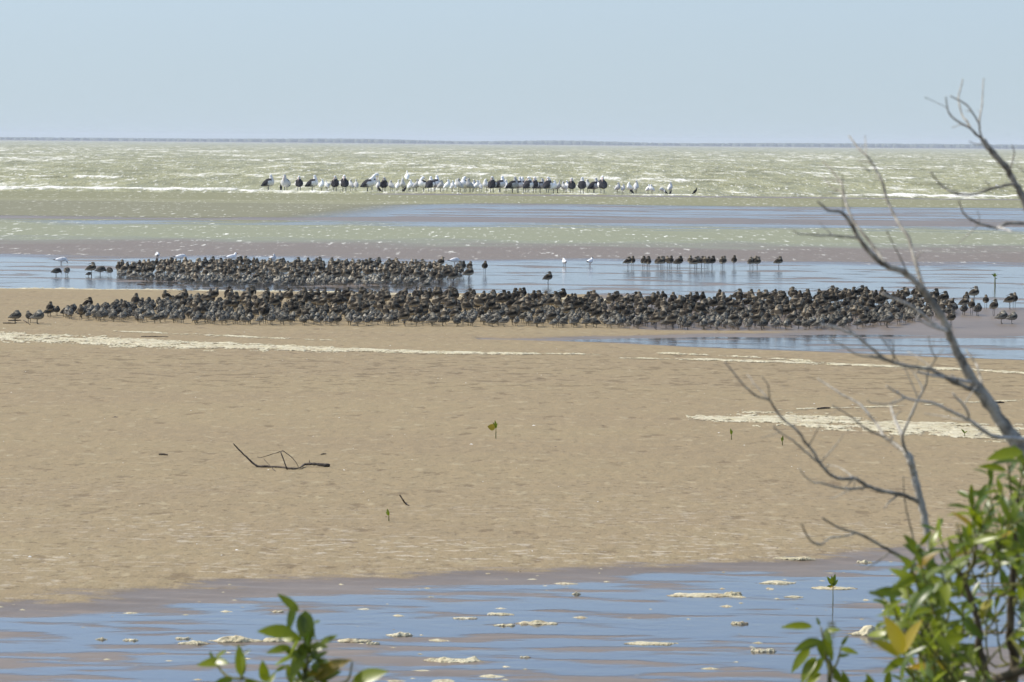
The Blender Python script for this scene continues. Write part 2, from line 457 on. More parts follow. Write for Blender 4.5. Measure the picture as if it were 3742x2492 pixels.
opac = np.clip(0.85 * b_mud + 0.95 * b_grn + 0.85 * b_lft + 0.85 * b_far, 0, 0.97)
opac = np.maximum(opac, 0.12)
calm = 0.02 + 0.22 * sm(125, 140, D) + 0.04 * sm(60, 75, D)
chop = np.clip(0.85 * b_mud + 0.9 * b_grn + 0.9 * b_lft + 0.9 * b_far, 0, 1) + calm
fleck = np.clip(0.6 * b_mud + 1.0 * b_grn + 0.8 * b_lft + 1.0 * b_far, 0, 1)
dep_ = -terrain(X, D)
film = np.where(D < 40, sm(-0.0012, 0.0040, dep_), sm(-0.0008, 0.0085, dep_))
me = grid_mesh("tidal_water", X, D, np.zeros_like(X), M_POOL, {"film": film, "turbid": turb, "opacity": opac, "chop": chop, "fleck": fleck})
tag(link("tidal_water", me), "shallow pools and channels lying on the flats", None, None, "structure")

# the sea beyond
ds = np.concatenate([np.linspace(205.5, 216, 40), np.geomspace(216.4, 1500, 620), np.geomspace(1510, 7000, 60)])
us = sym(1.25, 520, [1.5, 1.9, 2.6, 3.6, 5, 6.2])
X, D = fan(ds, us)
amp = sm(209, 250, D)
wx = X + 3 * fbm(X * 0.05, D * 0.05, 51)
a1 = noise2(wx / 11, D / 5.5, 52); a2 = noise2(wx / 5.0 + 3, D / 2.7, 53); a3 = noise2(X / 24, D / 13, 54)
ridge = 1 - np.abs(a1) * 1.6
hgt = 0.20 * a3 + 0.22 * (ridge - 0.5) + 0.12 * a2
far_fade = 1 - 0.6 * sm(900, 3000, D)
Zs = 0.004 + amp * (0.10 + hgt * 1.1) * far_fade
gust = fbm(X / 22, D / 55, 55, 4, 0.6)
rows = np.exp(-((D - 880 - 40 * fbm(X / 120, 1.3, 56)) / 150) ** 2) + 0.8 * np.exp(-((D - 470 - 15 * fbm(X / 70, 4.3, 57)) / 40) ** 2)
sc = hgt / hgt.std() + 1.25 * gust / gust.std() + 1.2 * rows
foam = sm(1.3, 3.6, sc) * amp
# low breaker along the edge
edge = 208.6 + 0.9 * fbm(X * 0.05, 0.5, 58) - 0.03 * X * 0
thick = (1 - sm(-22, -13, X)) * 1.0 + sm(19, 25, X) + 0.32
thick = np.clip(thick, 0, 1)
br = np.exp(-((D - edge - 1.6) / (2.2 * (0.35 + 0.65 * thick))) ** 2)
brn = 0.75 + 0.5 * fbm(X * 0.5, D * 0.4, 59)
Zs = Zs + br * (0.04 + 0.27 * thick) * brn * (1 - 0.0 * amp)
br2 = np.exp(-((D - edge - 9 - 3 * fbm(X * 0.06, 2.2, 60)) / 1.6) ** 2) * sm(0.05, 0.3, fbm(X * 0.07, 7.7, 61))
Zs = Zs + br2 * 0.14
foam = np.clip(np.maximum(foam, np.maximum(br * (0.4 + 1.9 * thick * np.clip(0.85 + 0.6 * fbm(X * 0.25, D * 0.3, 63), 0.5, 1)), 0.9 * br2)), 0, 2)
Zs = np.where(D < 206.6, -0.03, Zs)
me = grid_mesh("sea", X, D, Zs, M_SEA, {"foam": foam})
tag(link("sea", me), "choppy khaki green sea with rows of whitecaps", None, None, "structure")

tick("sea")
# ------------------------------------------------------------------ far shore
xs = np.linspace(-4500, 4500, 1400)
prof = np.array([(0, 0), (30, 1.0), (200, 1.6), (400, 0.0)])
Xl = np.repeat(xs[None, :], 4, 0); Dl = 5150 + prof[:, 0][:, None] + 0 * Xl
Zl = np.maximum(-0.6, prof[:, 1][:, None] + 0 * Xl)
Zl[0] = -0.6; Zl[3] = -0.6
me = grid_mesh("far_shore", Xl, Dl, Zl, M_CLOD)
tag(link("far_shore", me), "low strip of land along the horizon", None, None, "structure")
V, Fc = [], []
for i in range(4200):
    x = rnd.uniform(-1700, 1700); y = 5185 + rnd.uniform(0, 120)
    hh = (5.2 + 1.2 * math.sin(x / 90 + 2 * math.sin(x / 210)) + rnd.uniform(-0.4, 0.5)); r = rnd.uniform(4, 9)
    b = len(V)
    for k in range(6):
        a = k * math.pi / 3 + rnd.random()
        V.append((x + r * math.cos(a), y + r * math.sin(a), 0.9))
        V.append((x + 0.9 * r * math.cos(a), y + 0.9 * r * math.sin(a), 0.9 + hh * rnd.uniform(0.55, 0.8)))
    V.append((x, y, 0.9 + hh))
    for k in range(6):
        k2 = (k + 1) % 6
        Fc.append((b + 2 * k, b + 2 * k2, b + 2 * k2 + 1, b + 2 * k + 1)); Fc.append((b + 2 * k + 1, b + 2 * k2 + 1, b + 12))
tag(link("mangrove_treeline", mesh_from("mangrove_treeline", V, Fc, [M_FAR])), "distant mangrove wood on the horizon, hazy blue grey", "trees", None, "stuff")

# haze: real air between the camera and the far shore
bm = bmesh.new(); bmesh.ops.create_cube(bm, size=1.0)
me = bpy.data.meshes.new("haze"); bm.to_mesh(me); bm.free()
hz = link("haze", me); hz.scale = (19000, 7700, 19.0); hz.location = (0, 3500, 6.4)
t = NT("haze_air")
t.done(None, t.n("ShaderNodeVolumePrincipled", Color=(0.86, 0.93, 1.0), Density=0.00016, Anisotropy=0.0))
me.materials.append(t.m)
tag(hz, None, None, None, "stuff")

# ------------------------------------------------------------------ foam lying on the sand and in the pool
def foam_strip(label, path, depth_w, height, seed, thr=0.0, name="foam_streak"):
    """a ragged foam mat along a path of photo positions lying on the ground; depth_w = half width in metres at each point"""
    P = [ground(*p) for p in path]
    base = P[0].copy()
    n = 900
    seg = np.linspace(0, len(P) - 1, n)
    px = np.interp(seg, range(len(P)), [p.x for p in P]); pd = np.interp(seg, range(len(P)), [p.y for p in P])
    hw = np.interp(seg, range(len(P)), depth_w)
    v = np.linspace(-1.7, 1.7, 44)
    X = np.repeat(px[None, :], 44, 0); Dd = pd[None, :] + v[:, None] * hw[None, :]
    prof = 1 - np.abs(v)[:, None] ** 1.6
    ends = np.minimum(seg, seg[::-1]) / (len(P) - 1)
    prof = prof * sm(0, 0.05, ends)[None, :] + (sm(0, 0.05, ends)[None, :] - 1) * 0.4
    m = 0.62 * prof + 1.25 * fbm(X * 2.2, Dd * 3.0, seed, 5, 0.7) + 0.7 * fbm(X * 0.6, Dd * 1.3, seed + 5) + 0.5 * fbm(X * 8, Dd * 7, seed + 7, 2) - thr - 0.1
    hgt_ = height * sm(0.0, 0.7, m) * (0.65 + 0.7 * np.abs(fbm(X * 2.3, Dd * 4, seed + 9, 3)))
    Zz = np.maximum(terrain(X, Dd), 0) - 0.006 + sm(-0.05, 0.05, m) * 0.010 + hgt_
    me = grid_mesh(name, X - base.x, Dd - base.y, Zz - base.z, M_FOAM, {"cover": 0.05 + 0.95 * sm(0, 0.32, m)}, m > 0)
    o = link(name, me); o.location = base
    return tag(o, label, "foam")
S = 3742 / 2355.0
def sp(*pts): return [(a * S, b * S) for a, b in pts]
foam_strip("long cream foam line crossing the whole sandbank below the near flock", sp((-60, 770), (200, 783), (420, 794), (700, 802), (950, 810), (1200, 814), (1420, 815)), [1.2, 1.15, 0.95, 0.65, 0.32, 0.22, 0.14], 0.022, 101, -0.02)
foam_strip("thin cream foam line continuing below the blue pool towards the bare branches", sp((1400, 823), (1650, 828), (1850, 834), (2050, 843), (2230, 851), (2420, 862)), [0.12, 0.26, 0.38, 0.42, 0.32, 0.3], 0.018, 102, 0.12)
foam_strip("short broken foam scrap just above the thin foam line", sp((1500, 813), (1620, 817), (1760, 824), (1880, 832)), [0.1, 0.2, 0.18, 0.1], 0.03, 103, 0.25)
foam_strip("broad pale foam mat on the sand behind the bare branches", sp((1580, 962), (1720, 962), (1850, 968), (2000, 977), (2150, 987), (2400, 1003)), [0.3, 0.8, 0.9, 0.9, 0.9, 1.0], 0.015, 104, -0.12)
foam_strip("faint foam trace above the broad foam mat", sp((1750, 944), (1950, 938), (2150, 930), (2390, 918)), [0.12, 0.2, 0.2, 0.25], 0.012, 105, 0.45)
foam_strip("cream foam edging the back of the sand spit left of the near flock", sp((-60, 664), (120, 665), (250, 667), (420, 668)), [0.2, 0.45, 0.5, 0.35], 0.025, 106, 0.1)
foam_strip("cream foam edging the spit between the two flocks", sp((400, 669), (650, 672), (900, 678), (1150, 683), (1330, 689), (1480, 693)), [0.35, 0.45, 0.5, 0.5, 0.4, 0.2], 0.025, 107, 0.1)
foam_strip("thin white foam threads on sand just below the near flock", sp((240, 761), (420, 768), (640, 778), (820, 785)), [0.15, 0.25, 0.3, 0.15], 0.015, 108, 0.35)

def foam_clump(px, py, w, h, label, seed, flat=0.35):
    c = ground(px, py); k = (c.y) / F
    L, H = w * k, h * k * 0.62
    X = np.linspace(-0.5, 0.5, 44)[None, :] * np.ones((22, 1)) * L * 1.15
    Y = np.linspace(-0.5, 0.5, 22)[:, None] * np.ones((1, 44)) * max(L * flat, H * 2.0) * 1.15
    rr = (X / (L * 0.5)) ** 2 + (Y / (max(L * flat, H * 2.0) * 0.5)) ** 2
    q = 0.9 - rr + 1.1 * fbm(X / L * 3.5 + seed, Y / L * 7, seed, 4, .6)
    lump = sm(-0.1, 1.0, q) * (0.35 + 1.3 * np.clip(0.35 + fbm(X / L * 2.2 + 5.5, Y / L * 2.0 + seed, seed + 3, 2), 0, 1))
    Zz = -0.006 + 0.009 * sm(-0.1, 0.05, q) + H * lump
    me = grid_mesh("foam_clump", X, Y, Zz, M_FOAM, {"cover": 0.35 + 1.2 * sm(0, 0.3, q)}, q > -0.03)
    o = link("foam_clump", me); o.location = c
    return tag(o, label, "foam", "foam clumps in the near pool")
for i, (px, py, w, h, lab) in enumerate([
    (3187, 2318, 165, 50, "largest foam clump, tall and lumpy, beside the yellow leaves"),
    (2680, 2174, 70, 24, "rounded foam lump at the end of a long flat foam streak"),
    (2560, 2176, 260, 12, "long flat foam streak ending at a rounded lump"),
    (2900, 2044, 150, 14, "slim foam bar at the upper edge of the near pool"),
    (3160, 2056, 60, 12, "small bright foam oval below the bare twig at the pool edge"),
    (2840, 2130, 150, 9, "flat scummy foam patch left of the seedling in the pool"),
    (2900, 2182, 70, 7, "thin foam sliver below the flat scummy patch"),
    (2106, 2172, 32, 12, "tiny round foam blob left of the long flat streak"),
    (1960, 2279, 150, 14, "yellowish foam clump with trailing scum in mid pool"),
    (1845, 2286, 80, 9, "low foam patch joined to the yellowish clump's left end"),
    (2703, 2280, 64, 16, "compact foam lump floating alone right of mid pool"),
    (2380, 2352, 190, 8, "narrow foam bar lying between the mud bands"),
    (2790, 2380, 90, 20, "white foam lump nearest the small shoot at bottom right"),
    (1660, 2416, 220, 22, "wide white foam patch nearest the bottom edge"),
    (1920, 2403, 40, 8, "small foam fleck right of the wide white patch"),
    (1465, 2322, 105, 16, "bright foam clump just right of the leafy shoot"),
    (1290, 2344, 130, 16, "foam heap behind the leafy shoot's right leaves"),
    (1362, 2354, 50, 15, "rounded foam blob at the end of the heap by the leafy shoot"),
    (860, 2342, 200, 24, "cream foam heap left of the leafy shoot's tip"),
    (1010, 2343, 120, 18, "foam heap directly behind the leafy shoot"),
    (712, 2352, 110, 16, "yellow cream foam patch above the lowest left sprig"),
    (672, 2334, 60, 10, "little foam scrap above the yellow cream patch"),
    (480, 2340, 60, 8, "pale scum scrap left of the foam heaps"),
    (372, 2337, 44, 8, "leftmost pale foam scrap on the near pool"),
    (1015, 2236, 50, 7, "thin foam scrap above and left of the leafy shoot"),
    (3040, 2150, 180, 7, "flat foam trail crossing behind the pool seedling"),
    (1700, 2260, 90, 6, "faint foam smear upstream of the yellowish clump"),
    (1830, 2245, 110, 6, "faint foam smear on brown mud in mid pool")]):
    foam_clump(px, py, w, h, lab, 200 + i)

tick("foam")
# ------------------------------------------------------------------ birds
def loft(path, seg=10):
    """closed surface along (x, z, half-width, half-height) stations"""
    V, Fc = [], []
    n = len(path)
    for i, (x, z, ry, rz) in enumerate(path):
        a = path[max(i - 1, 0)]; b = path[min(i + 1, n - 1)]
        tx, tz = b[0] - a[0], b[1] - a[1]; l = math.hypot(tx, tz) or 1
        nx, nzz = -tz / l, tx / l
        for k in range(seg):
            th = 2 * math.pi * k / seg
            V.append((x + nx * rz * math.sin(th), ry * math.cos(th), z + nzz * rz * math.sin(th)))
    for i in range(n - 1):
        for k in range(seg):
            k2 = (k + 1) % seg
            Fc.append((i * seg + k, i * seg + k2, (i + 1) * seg + k2, (i + 1) * seg + k))
    Fc.append(tuple(range(seg - 1, -1, -1))); Fc.append(tuple((n - 1) * seg + k for k in range(seg)))
    return V, Fc
def tube(P, rad, seg=6, cap=True):
    V, Fc = [], []
    n = len(P); P = [Vector(p) for p in P]
    ref = Vector((0.31, 0.83, 0.46))
    for i in range(n):
        d = (P[min(i + 1, n - 1)] - P[max(i - 1, 0)]).normalized()
        a = d.cross(ref).normalized(); b = d.cross(a)
        for k in range(seg):
            th = 2 * math.pi * k / seg
            V.append(P[i] + (a * math.cos(th) + b * math.sin(th)) * rad[i])
    for i in range(n - 1):
        for k in range(seg):
            k2 = (k + 1) % seg
            Fc.append((i * seg + k, (i + 1) * seg + k, (i + 1) * seg + k2, i * seg + k2))
    if cap:
        Fc.append(tuple(range(seg))); Fc.append(tuple((n - 1) * seg + k for k in range(seg - 1, -1, -1)))
    return V, Fc

def fuse(lofts, voxel, target):
    """weld overlapping lofted volumes into one skin"""
    V, Fc = [], []
    for v, f in lofts:
        b = len(V); V += [tuple(q) for q in v]; Fc += [tuple(i + b for i in q) for q in f]
    me = mesh_from("body_source", V, Fc)
    ob = bpy.data.objects.new("body_source", me); COL.objects.link(ob)
    m = ob.modifiers.new("r", 'REMESH'); m.mode = 'VOXEL'; m.voxel_size = voxel
    s = ob.modifiers.new("s", 'SMOOTH'); s.factor = 0.5; s.iterations = 2
    dg = bpy.context.evaluated_depsgraph_get(); ev = ob.evaluated_get(dg)
    nf = len(ev.data.polygons) * 2
    dc = ob.modifiers.new("d", 'DECIMATE'); dc.ratio = min(1.0, target / max(nf, 1))
    dg = bpy.context.evaluated_depsgraph_get(); ev = ob.evaluated_get(dg)
    vs = [tuple(v.co) for v in ev.data.vertices]; fs = [tuple(p.vertices) for p in ev.data.polygons]
    bpy.data.objects.remove(ob); bpy.data.meshes.remove(me)
    return vs, fs

def bird_mesh(name, lofts, legs, colour, voxel, target=520, leg_col=(0.05, 0.05, 0.045), bills=(), bill_col=(0.05, 0.045, 0.04)):
    vs, fs = fuse(lofts, voxel, target)
    cols = [colour(*v) for v in vs]
    for P, rad in legs:
        v, f = tube(P, rad, 5); b = len(vs)
        vs += [tuple(q) for q in v]; fs += [tuple(i + b for i in q) for q in f]; cols += [leg_col] * len(v)
    for P, rad in bills:
        v, f = tube(P, rad, 5); b = len(vs)
        vs += [tuple(q) for q in v]; fs += [tuple(i + b for i in q) for q in f]; cols += [bill_col] * len(v)
    me = mesh_from(name, vs, fs, [M_PLUM])
    a = me.color_attributes.new("plumage", 'FLOAT_COLOR', 'POINT')
    arr = np.ones((len(vs), 4), np.float32); arr[:, :3] = np.array(cols)
    a.data.foreach_set("color", arr.ravel())
    return me

def leg(x, y, top, r, foot=0.03, bend=0.012):
    return ([(x, y, top), (x - bend * 0.2, y, top * 0.6), (x - bend, y, top * 0.48), (x - 0.002, y, r * 1.2), (x + foot * 0.3, y, r * 0.9), (x + foot, y, r * 0.4)],
            [r * 1.5, r * 1.05, r * 1.2, r, r * 1.1, r * 0.5])
def lerp3(a, b, t): return tuple(a[i] + (b[i] - a[i]) * t for i in range(3))
def ss(a, b, t):
    t = min(1, max(0, (t - a) / (b - a))); return t * t * (3 - 2 * t)

def godwit(pose, tint=1.0):
    H = 0.0
    body = [(-0.175, 0.162, .008, .006), (-0.14, .177, .030, .022), (-0.09, .198, .062, .050), (-0.03, .218, .080, .074), (0.035, .230, .077, .078), (0.085, .242, .052, .060), (0.112, .250, .016, .026)]
    bills = []
    if pose == 0:      # asleep, bill laid along the back
        nk = [(0.04, .265, .050, .05), (0.055, .305, .039, .042), (0.048, .333, .036, .034), (0.012, .337, .025, .025), (-0.012, .328, .010, .011)]
        bills = [([(0.0, 0.006, .328), (-0.05, 0.012, .312), (-0.10, 0.014, .292)], [.007, .005, .003])]
    elif pose == 1:    # neck drawn in
        nk = [(0.055, .262, .050, .05), (0.075, .300, .038, .04), (0.085, .330, .033, .032), (0.112, .328, .014, .016), (0.122, .326, .006, .008)]
        bills = [([(0.115, 0, .327), (0.17, 0, .316), (0.215, 0, .312)], [.007, .005, .003])]
    elif pose == 2:    # upright
        nk = [(0.055, .255, .038, .040), (0.082, .305, .026, .027), (0.094, .345, .020, .021), (0.104, .366, .024, .024), (0.125, .366, .012, .013), (0.134, .364, .006, .007)]
        bills = [([(0.127, 0, .365), (0.19, 0, .356), (0.245, 0, .356)], [.007, .005, .003])]
    else:              # probing
        nk = [(0.06, .245, .038, .040), (0.105, .22, .028, .03), (0.135, .175, .021, .022), (0.15, .145, .024, .025), (0.158, .12, .012, .013)]
        bills = [([(0.157, 0, .125), (0.166, 0, .06), (0.17, 0, .01)], [.007, .005, .003])]
    def colour(x, y, z):
        mott = 0.75 + 0.5 * math.sin(x * 190 + y * 90) * math.sin(y * 230 + z * 140)
        back = tuple(q * (0.85 + 0.3 * (mott - 0.75)) * tint for q in (0.034, 0.028, 0.020))
        belly = (0.30, 0.26, 0.19)
        mid = 0.198 + 0.12 * max(min(x, 0.07), -0.2)
        c = lerp3(belly, back, ss(mid - 0.012, mid + 0.022, z))
        if x > 0.06 and z < 0.30: c = lerp3(c, (0.085, 0.066, 0.043), 0.75)
        if pose != 3 and z > 0.275 and x > -0.03: c = (0.185 * tint, 0.155 * tint, 0.11 * tint) if z < 0.338 else (0.105 * tint, 0.087 * tint, 0.062 * tint)  # pale head plumage, lightened further to look sunlit
        if x < -0.16: c = lerp3(c, (0.07, 0.06, 0.05), 0.7)
        return c
    legs = [leg(0.008, 0.022, 0.20, .0042), leg(-0.012, -0.022, 0.20, .0042)]
    if pose == 0: legs = legs[:1] + [([(-0.012, -0.022, .2), (-0.005, -.02, .13), (-0.002, -.018, .004), (0.03, -.018, .003)], [.006, .0045, .0042, .003])]
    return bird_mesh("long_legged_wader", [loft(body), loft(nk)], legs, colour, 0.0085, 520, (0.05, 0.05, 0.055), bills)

def knot(pose, tint=1.0):
    body = [(-0.135, 0.092, .007, .006), (-0.105, .102, .027, .020), (-0.060, .116, .056, .046), (-0.01, .128, .070, .063), (0.042, .136, .066, .065), (0.083, .145, .044, .050), (0.105, .150, .014, .022)]
    bills = []
    if pose == 0:
        nk = [(0.035, .160, .050, .046), (0.045, .188, .038, .037), (0.036, .206, .034, .030), (0.006, .208, .022, .021), (-0.010, .202, .009, .010)]
        bills = [([(0.0, .004, .198), (-0.04, .008, .186)], [.006, .003])]
    elif pose == 1:
        nk = [(0.045, .158, .050, .046), (0.066, .187, .037, .036), (0.074, .206, .032, .030), (0.101, .204, .013, .014), (0.106, .199, .006, .006)]
        bills = [([(0.10, 0, .200), (0.135, 0, .190)], [.006, .003])]
    else:
        nk = [(0.06, .145, .036, .036), (0.09, .125, .028, .028), (0.11, .10, .025, .025), (0.12, .082, .012, .013)]
        bills = [([(0.119, 0, .086), (0.128, 0, .04)], [.006, .003])]
    def colour(x, y, z):
        s = math.sin(x * 260 + 1.3) * math.sin(y * 240 + x * 60) * math.sin(z * 210)
        back = tuple(q * tint for q in (0.045, 0.041, 0.033)); 
        if s > 0.12: back = tuple(q * tint for q in (0.15, 0.14, 0.115))
        elif s < -0.2: back = (0.018, 0.016, 0.013)
        belly = (0.25, 0.23, 0.19)
        mid = 0.116 + 0.10 * max(min(x, 0.07), -0.15)
        c = lerp3(belly, back, ss(mid - 0.010, mid + 0.018, z))
        if x > 0.055 and z < 0.185: c = lerp3(c, (0.11, 0.10, 0.078), 0.6)
        if pose != 2 and z > 0.172 and x > -0.02: c = (0.23 * tint, 0.21 * tint, 0.165 * tint) if z < 0.212 else (0.14 * tint, 0.128 * tint, 0.10 * tint)  # head colour raised above the back; sunlit look painted in
        if x < -0.115: c = lerp3(c, (0.09, 0.085, 0.08), 0.7)
        return c
    legs = [leg(0.006, 0.02, 0.115, .0042, .025, .006), leg(-0.010, -0.02, 0.115, .0042, .025, .006)]
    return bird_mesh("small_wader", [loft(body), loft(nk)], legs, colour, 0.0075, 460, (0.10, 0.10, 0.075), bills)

def pelican(pose):
    body = [(-0.47, .33, .03, .02), (-0.37, .38, .11, .08), (-0.22, .45, .22, .175), (-0.04, .52, .275, .245), (0.14, .56, .27, .25), (0.28, .58, .19, .20), (0.36, .59, .06, .10)]
    bills = []
    if pose == 0:      # head resting back, bill on the breast side
        nk = [(0.14, .68, .16, .16), (0.19, .80, .12, .12), (0.16, .90, .088, .085), (0.14, .965, .085, .075), (0.20, .97, .055, .06), (0.24, .955, .025, .03)]
        bills = [([(0.20, 0, .95), (0.29, 0.015, .82), (0.37, 0.02, .64)], [.028, .022, .010])]
    elif pose == 1:    # asleep, bill tucked over the back
        nk = [(0.12, .68, .16, .16), (0.15, .82, .12, .12), (0.10, .92, .088, .08), (0.03, .95, .082, .075), (-0.05, .92, .055, .055)]
        bills = [([(-0.03, 0.02, .90), (-0.16, 0.06, .80), (-0.27, 0.07, .68)], [.028, .022, .010])]
    else:              # preening, neck raised and arched
        nk = [(0.18, .66, .17, .18), (0.30, .82, .115, .12), (0.42, .97, .085, .085), (0.52, 1.06, .075, .075), (0.60, 1.08, .08, .075), (0.67, 1.03, .075, .07), (0.67, .95, .04, .04)]
        bills = [([(0.66, 0, .97), (0.60, 0.03, .80), (0.52, 0.05, .62)], [.03, .024, .010])]
    def colour(x, y, z):
        c = (0.68, 0.67, 0.64)
        wob = 0.03 * math.sin(z * 17 + x * 9)
        zline = 0.36 + 0.16 * x
        if z > zline + wob and x < 0.13 + wob and z < 0.80:
            c = (0.026, 0.025, 0.028)
            if x > -0.10 and z > 0.68 and abs(y) < 0.085: c = (0.68, 0.67, 0.64) if x > 0.04 else c
            if -0.02 < x < 0.13 and z < 0.50 + wob: c = (0.78, 0.77, 0.74)
        if abs(y) > 0.235 and x > -0.25: c = (0.68, 0.67, 0.64)
        if x < -0.33: c = (0.03, 0.03, 0.033)
        if z > 0.84: c = (0.70, 0.70, 0.69)
        return c
    legs = [leg(0.03, 0.085, 0.44, .019, .12, .02), leg(-0.01, -0.085, 0.44, .019, .12, .02)]
    return bird_mesh("pelican", [loft(body, 12), loft(nk, 12)], legs, colour, 0.026, 900, (0.13, 0.14, 0.16), bills, (0.62, 0.46, 0.40))

def egret(pose):
    body = [(-0.24, .25, .02, .016), (-0.18, .29, .07, .055), (-0.09, .355, .128, .115), (0.02, .41, .150, .150), (0.11, .46, .122, .135), (0.18, .49, .05, .07)]
    bills = []
    if pose == 0:
        nk = [(0.06, .51, .11, .11), (0.08, .60, .075, .08), (0.07, .66, .056, .058), (0.04, .69, .048, .046), (0.0, .675, .028, .03)]
        bills = [([(0.01, .012, .67), (-0.06, .03, .60)], [.016, .010])]
    elif pose == 1:
        nk = [(0.08, .52, .07, .075), (0.12, .60, .04, .045), (0.13, .68, .032, .034), (0.15, .725, .036, .034), (0.19, .72, .018, .02)]
        bills = [([(0.18, 0, .72), (0.27, 0, .69), (0.33, 0, .67)], [.014, .010, .016])]
    else:
        nk = [(0.10, .50, .06, .065), (0.17, .46, .038, .04), (0.21, .38, .032, .032), (0.23, .32, .032, .03), (0.25, .28, .016, .016)]
        bills = [([(0.245, 0, .285), (0.27, 0, .16), (0.28, 0, .08)], [.014, .010, .016])]
    def colour(x, y, z): return (0.70, 0.69, 0.65)
    legs = [leg(0.02, 0.04, 0.36, .0115, .08, .02), leg(-0.02, -0.04, 0.36, .0115, .08, .02)]
    return bird_mesh("white_wading_bird", [loft(body), loft(nk)], legs, colour, 0.016, 600, (0.035, 0.035, 0.035), bills, (0.04, 0.04, 0.04))

def cormorant(white):
    body = [(-0.32, .05, .03, .012), (-0.22, .10, .05, .03), (-0.10, .20, .09, .085), (0.0, .30, .10, .10), (0.07, .37, .07, .075), (0.10, .41, .04, .05)]
    nk = [(0.07, .39, .055, .055), (0.09, .46, .033, .036), (0.07, .51, .028, .03), (0.10, .535, .03, .026), (0.14, .53, .012, .012)]
    bills = [([(0.13, 0, .53), (0.20, 0, .52)], [.010, .006])]
    def colour(x, y, z):
        if white and (x > 0.03 or z > 0.47) and z < 0.52: return (0.78, 0.77, 0.73)
        return (0.02, 0.02, 0.022)
    legs = [leg(-0.02, 0.04, 0.18, .013, .07, .0), leg(-0.03, -0.04, 0.18, .013, .07, .0)]
    return bird_mesh("cormorant", [loft(body), loft(nk)], legs, colour, 0.016, 560, (0.03, 0.03, 0.03), bills, (0.2, 0.19, 0.17))

def gull(kind):
    body = [(-0.24, .175, .008, .005), (-0.17, .178, .026, .014), (-0.09, .180, .052, .045), (0.0, .185, .068, .065), (0.07, .195, .060, .062), (0.11, .21, .03, .04)]
    if kind == "feeding": nk = [(0.09, .20, .04, .045), (0.125, .175, .035, .036), (0.15, .135, .033, .034), (0.16, .11, .014, .015)]; bl = [([(0.158, 0, .115), (0.17, 0, .07)], [.009, .004])]
    elif kind == "hunched": nk = [(0.06, .22, .045, .045), (0.07, .255, .036, .036), (0.05, .272, .034, .03), (0.015, .27, .018, .018)]; bl = [([(0.02, .004, .268), (-0.03, .01, .245)], [.008, .004])]
    else: nk = [(0.08, .215, .04, .045), (0.105, .25, .034, .034), (0.118, .278, .034, .032), (0.145, .277, .016, .018)]; bl = [([(0.14, 0, .277), (0.20, 0, .268)], [.010, .004])]
    def colour(x, y, z):
        c = (0.84, 0.83, 0.80)
        if z > 0.20 + 0.1 * abs(x) and x < 0.06 and kind != "tern" and abs(y) > 0.02: c = (0.50, 0.51, 0.52)
        if kind == "tern" and z > 0.215 and x < 0.05: c = (0.55, 0.56, 0.57)
        if x < -0.16: c = (0.06, 0.06, 0.065) if z > 0.172 else (0.7, 0.7, 0.68)
        if kind == "tern" and z > 0.282: c = (0.03, 0.03, 0.03)
        return c
    dn = 0.045
    body = [(a, b - dn, c, d) for a, b, c, d in body]; nk = [(a, b - dn, c, d) for a, b, c, d in nk]
    bl = [([(p[0], p[1], max(0.005, p[2] - dn)) for p in P], r) for P, r in bl]
    col0 = colour
    colour = lambda x, y, z: col0(x, y, z + dn)
    legs = [leg(0.01, 0.022, 0.10, .005, .035, .006), leg(-0.01, -0.022, 0.10, .005, .035, .006)]
    return bird_mesh("gull" if kind != "tern" else "tern", [loft(body), loft(nk)], legs, colour, 0.011, 520, (0.10, 0.04, 0.03), bl, (0.25, 0.10, 0.04))

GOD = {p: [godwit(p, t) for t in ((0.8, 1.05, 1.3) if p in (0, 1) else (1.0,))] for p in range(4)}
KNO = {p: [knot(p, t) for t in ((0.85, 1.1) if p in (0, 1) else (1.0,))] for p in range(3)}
PEL = [pelican(p) for p in range(3)]
EGR = [egret(p) for p in range(3)]
COR = [cormorant(False), cormorant(True)]
GUL = {k: gull(k) for k in ("alert", "feeding", "hunched", "tern")}

tick("protos")
def put(me, name, loc, yaw, s, label, cat="bird", group=None):
    o = link(name, me); o.location = loc; o.rotation_euler = (0, 0, yaw)
    o.scale = (s, s, s)
    return tag(o, label, cat, group)
def floor_at(x, d): return max(terrain1(x, d), -0.012)
def G(px, py):
    p = ground(px, py, False); p.z = max(p.z, -0.012); return p

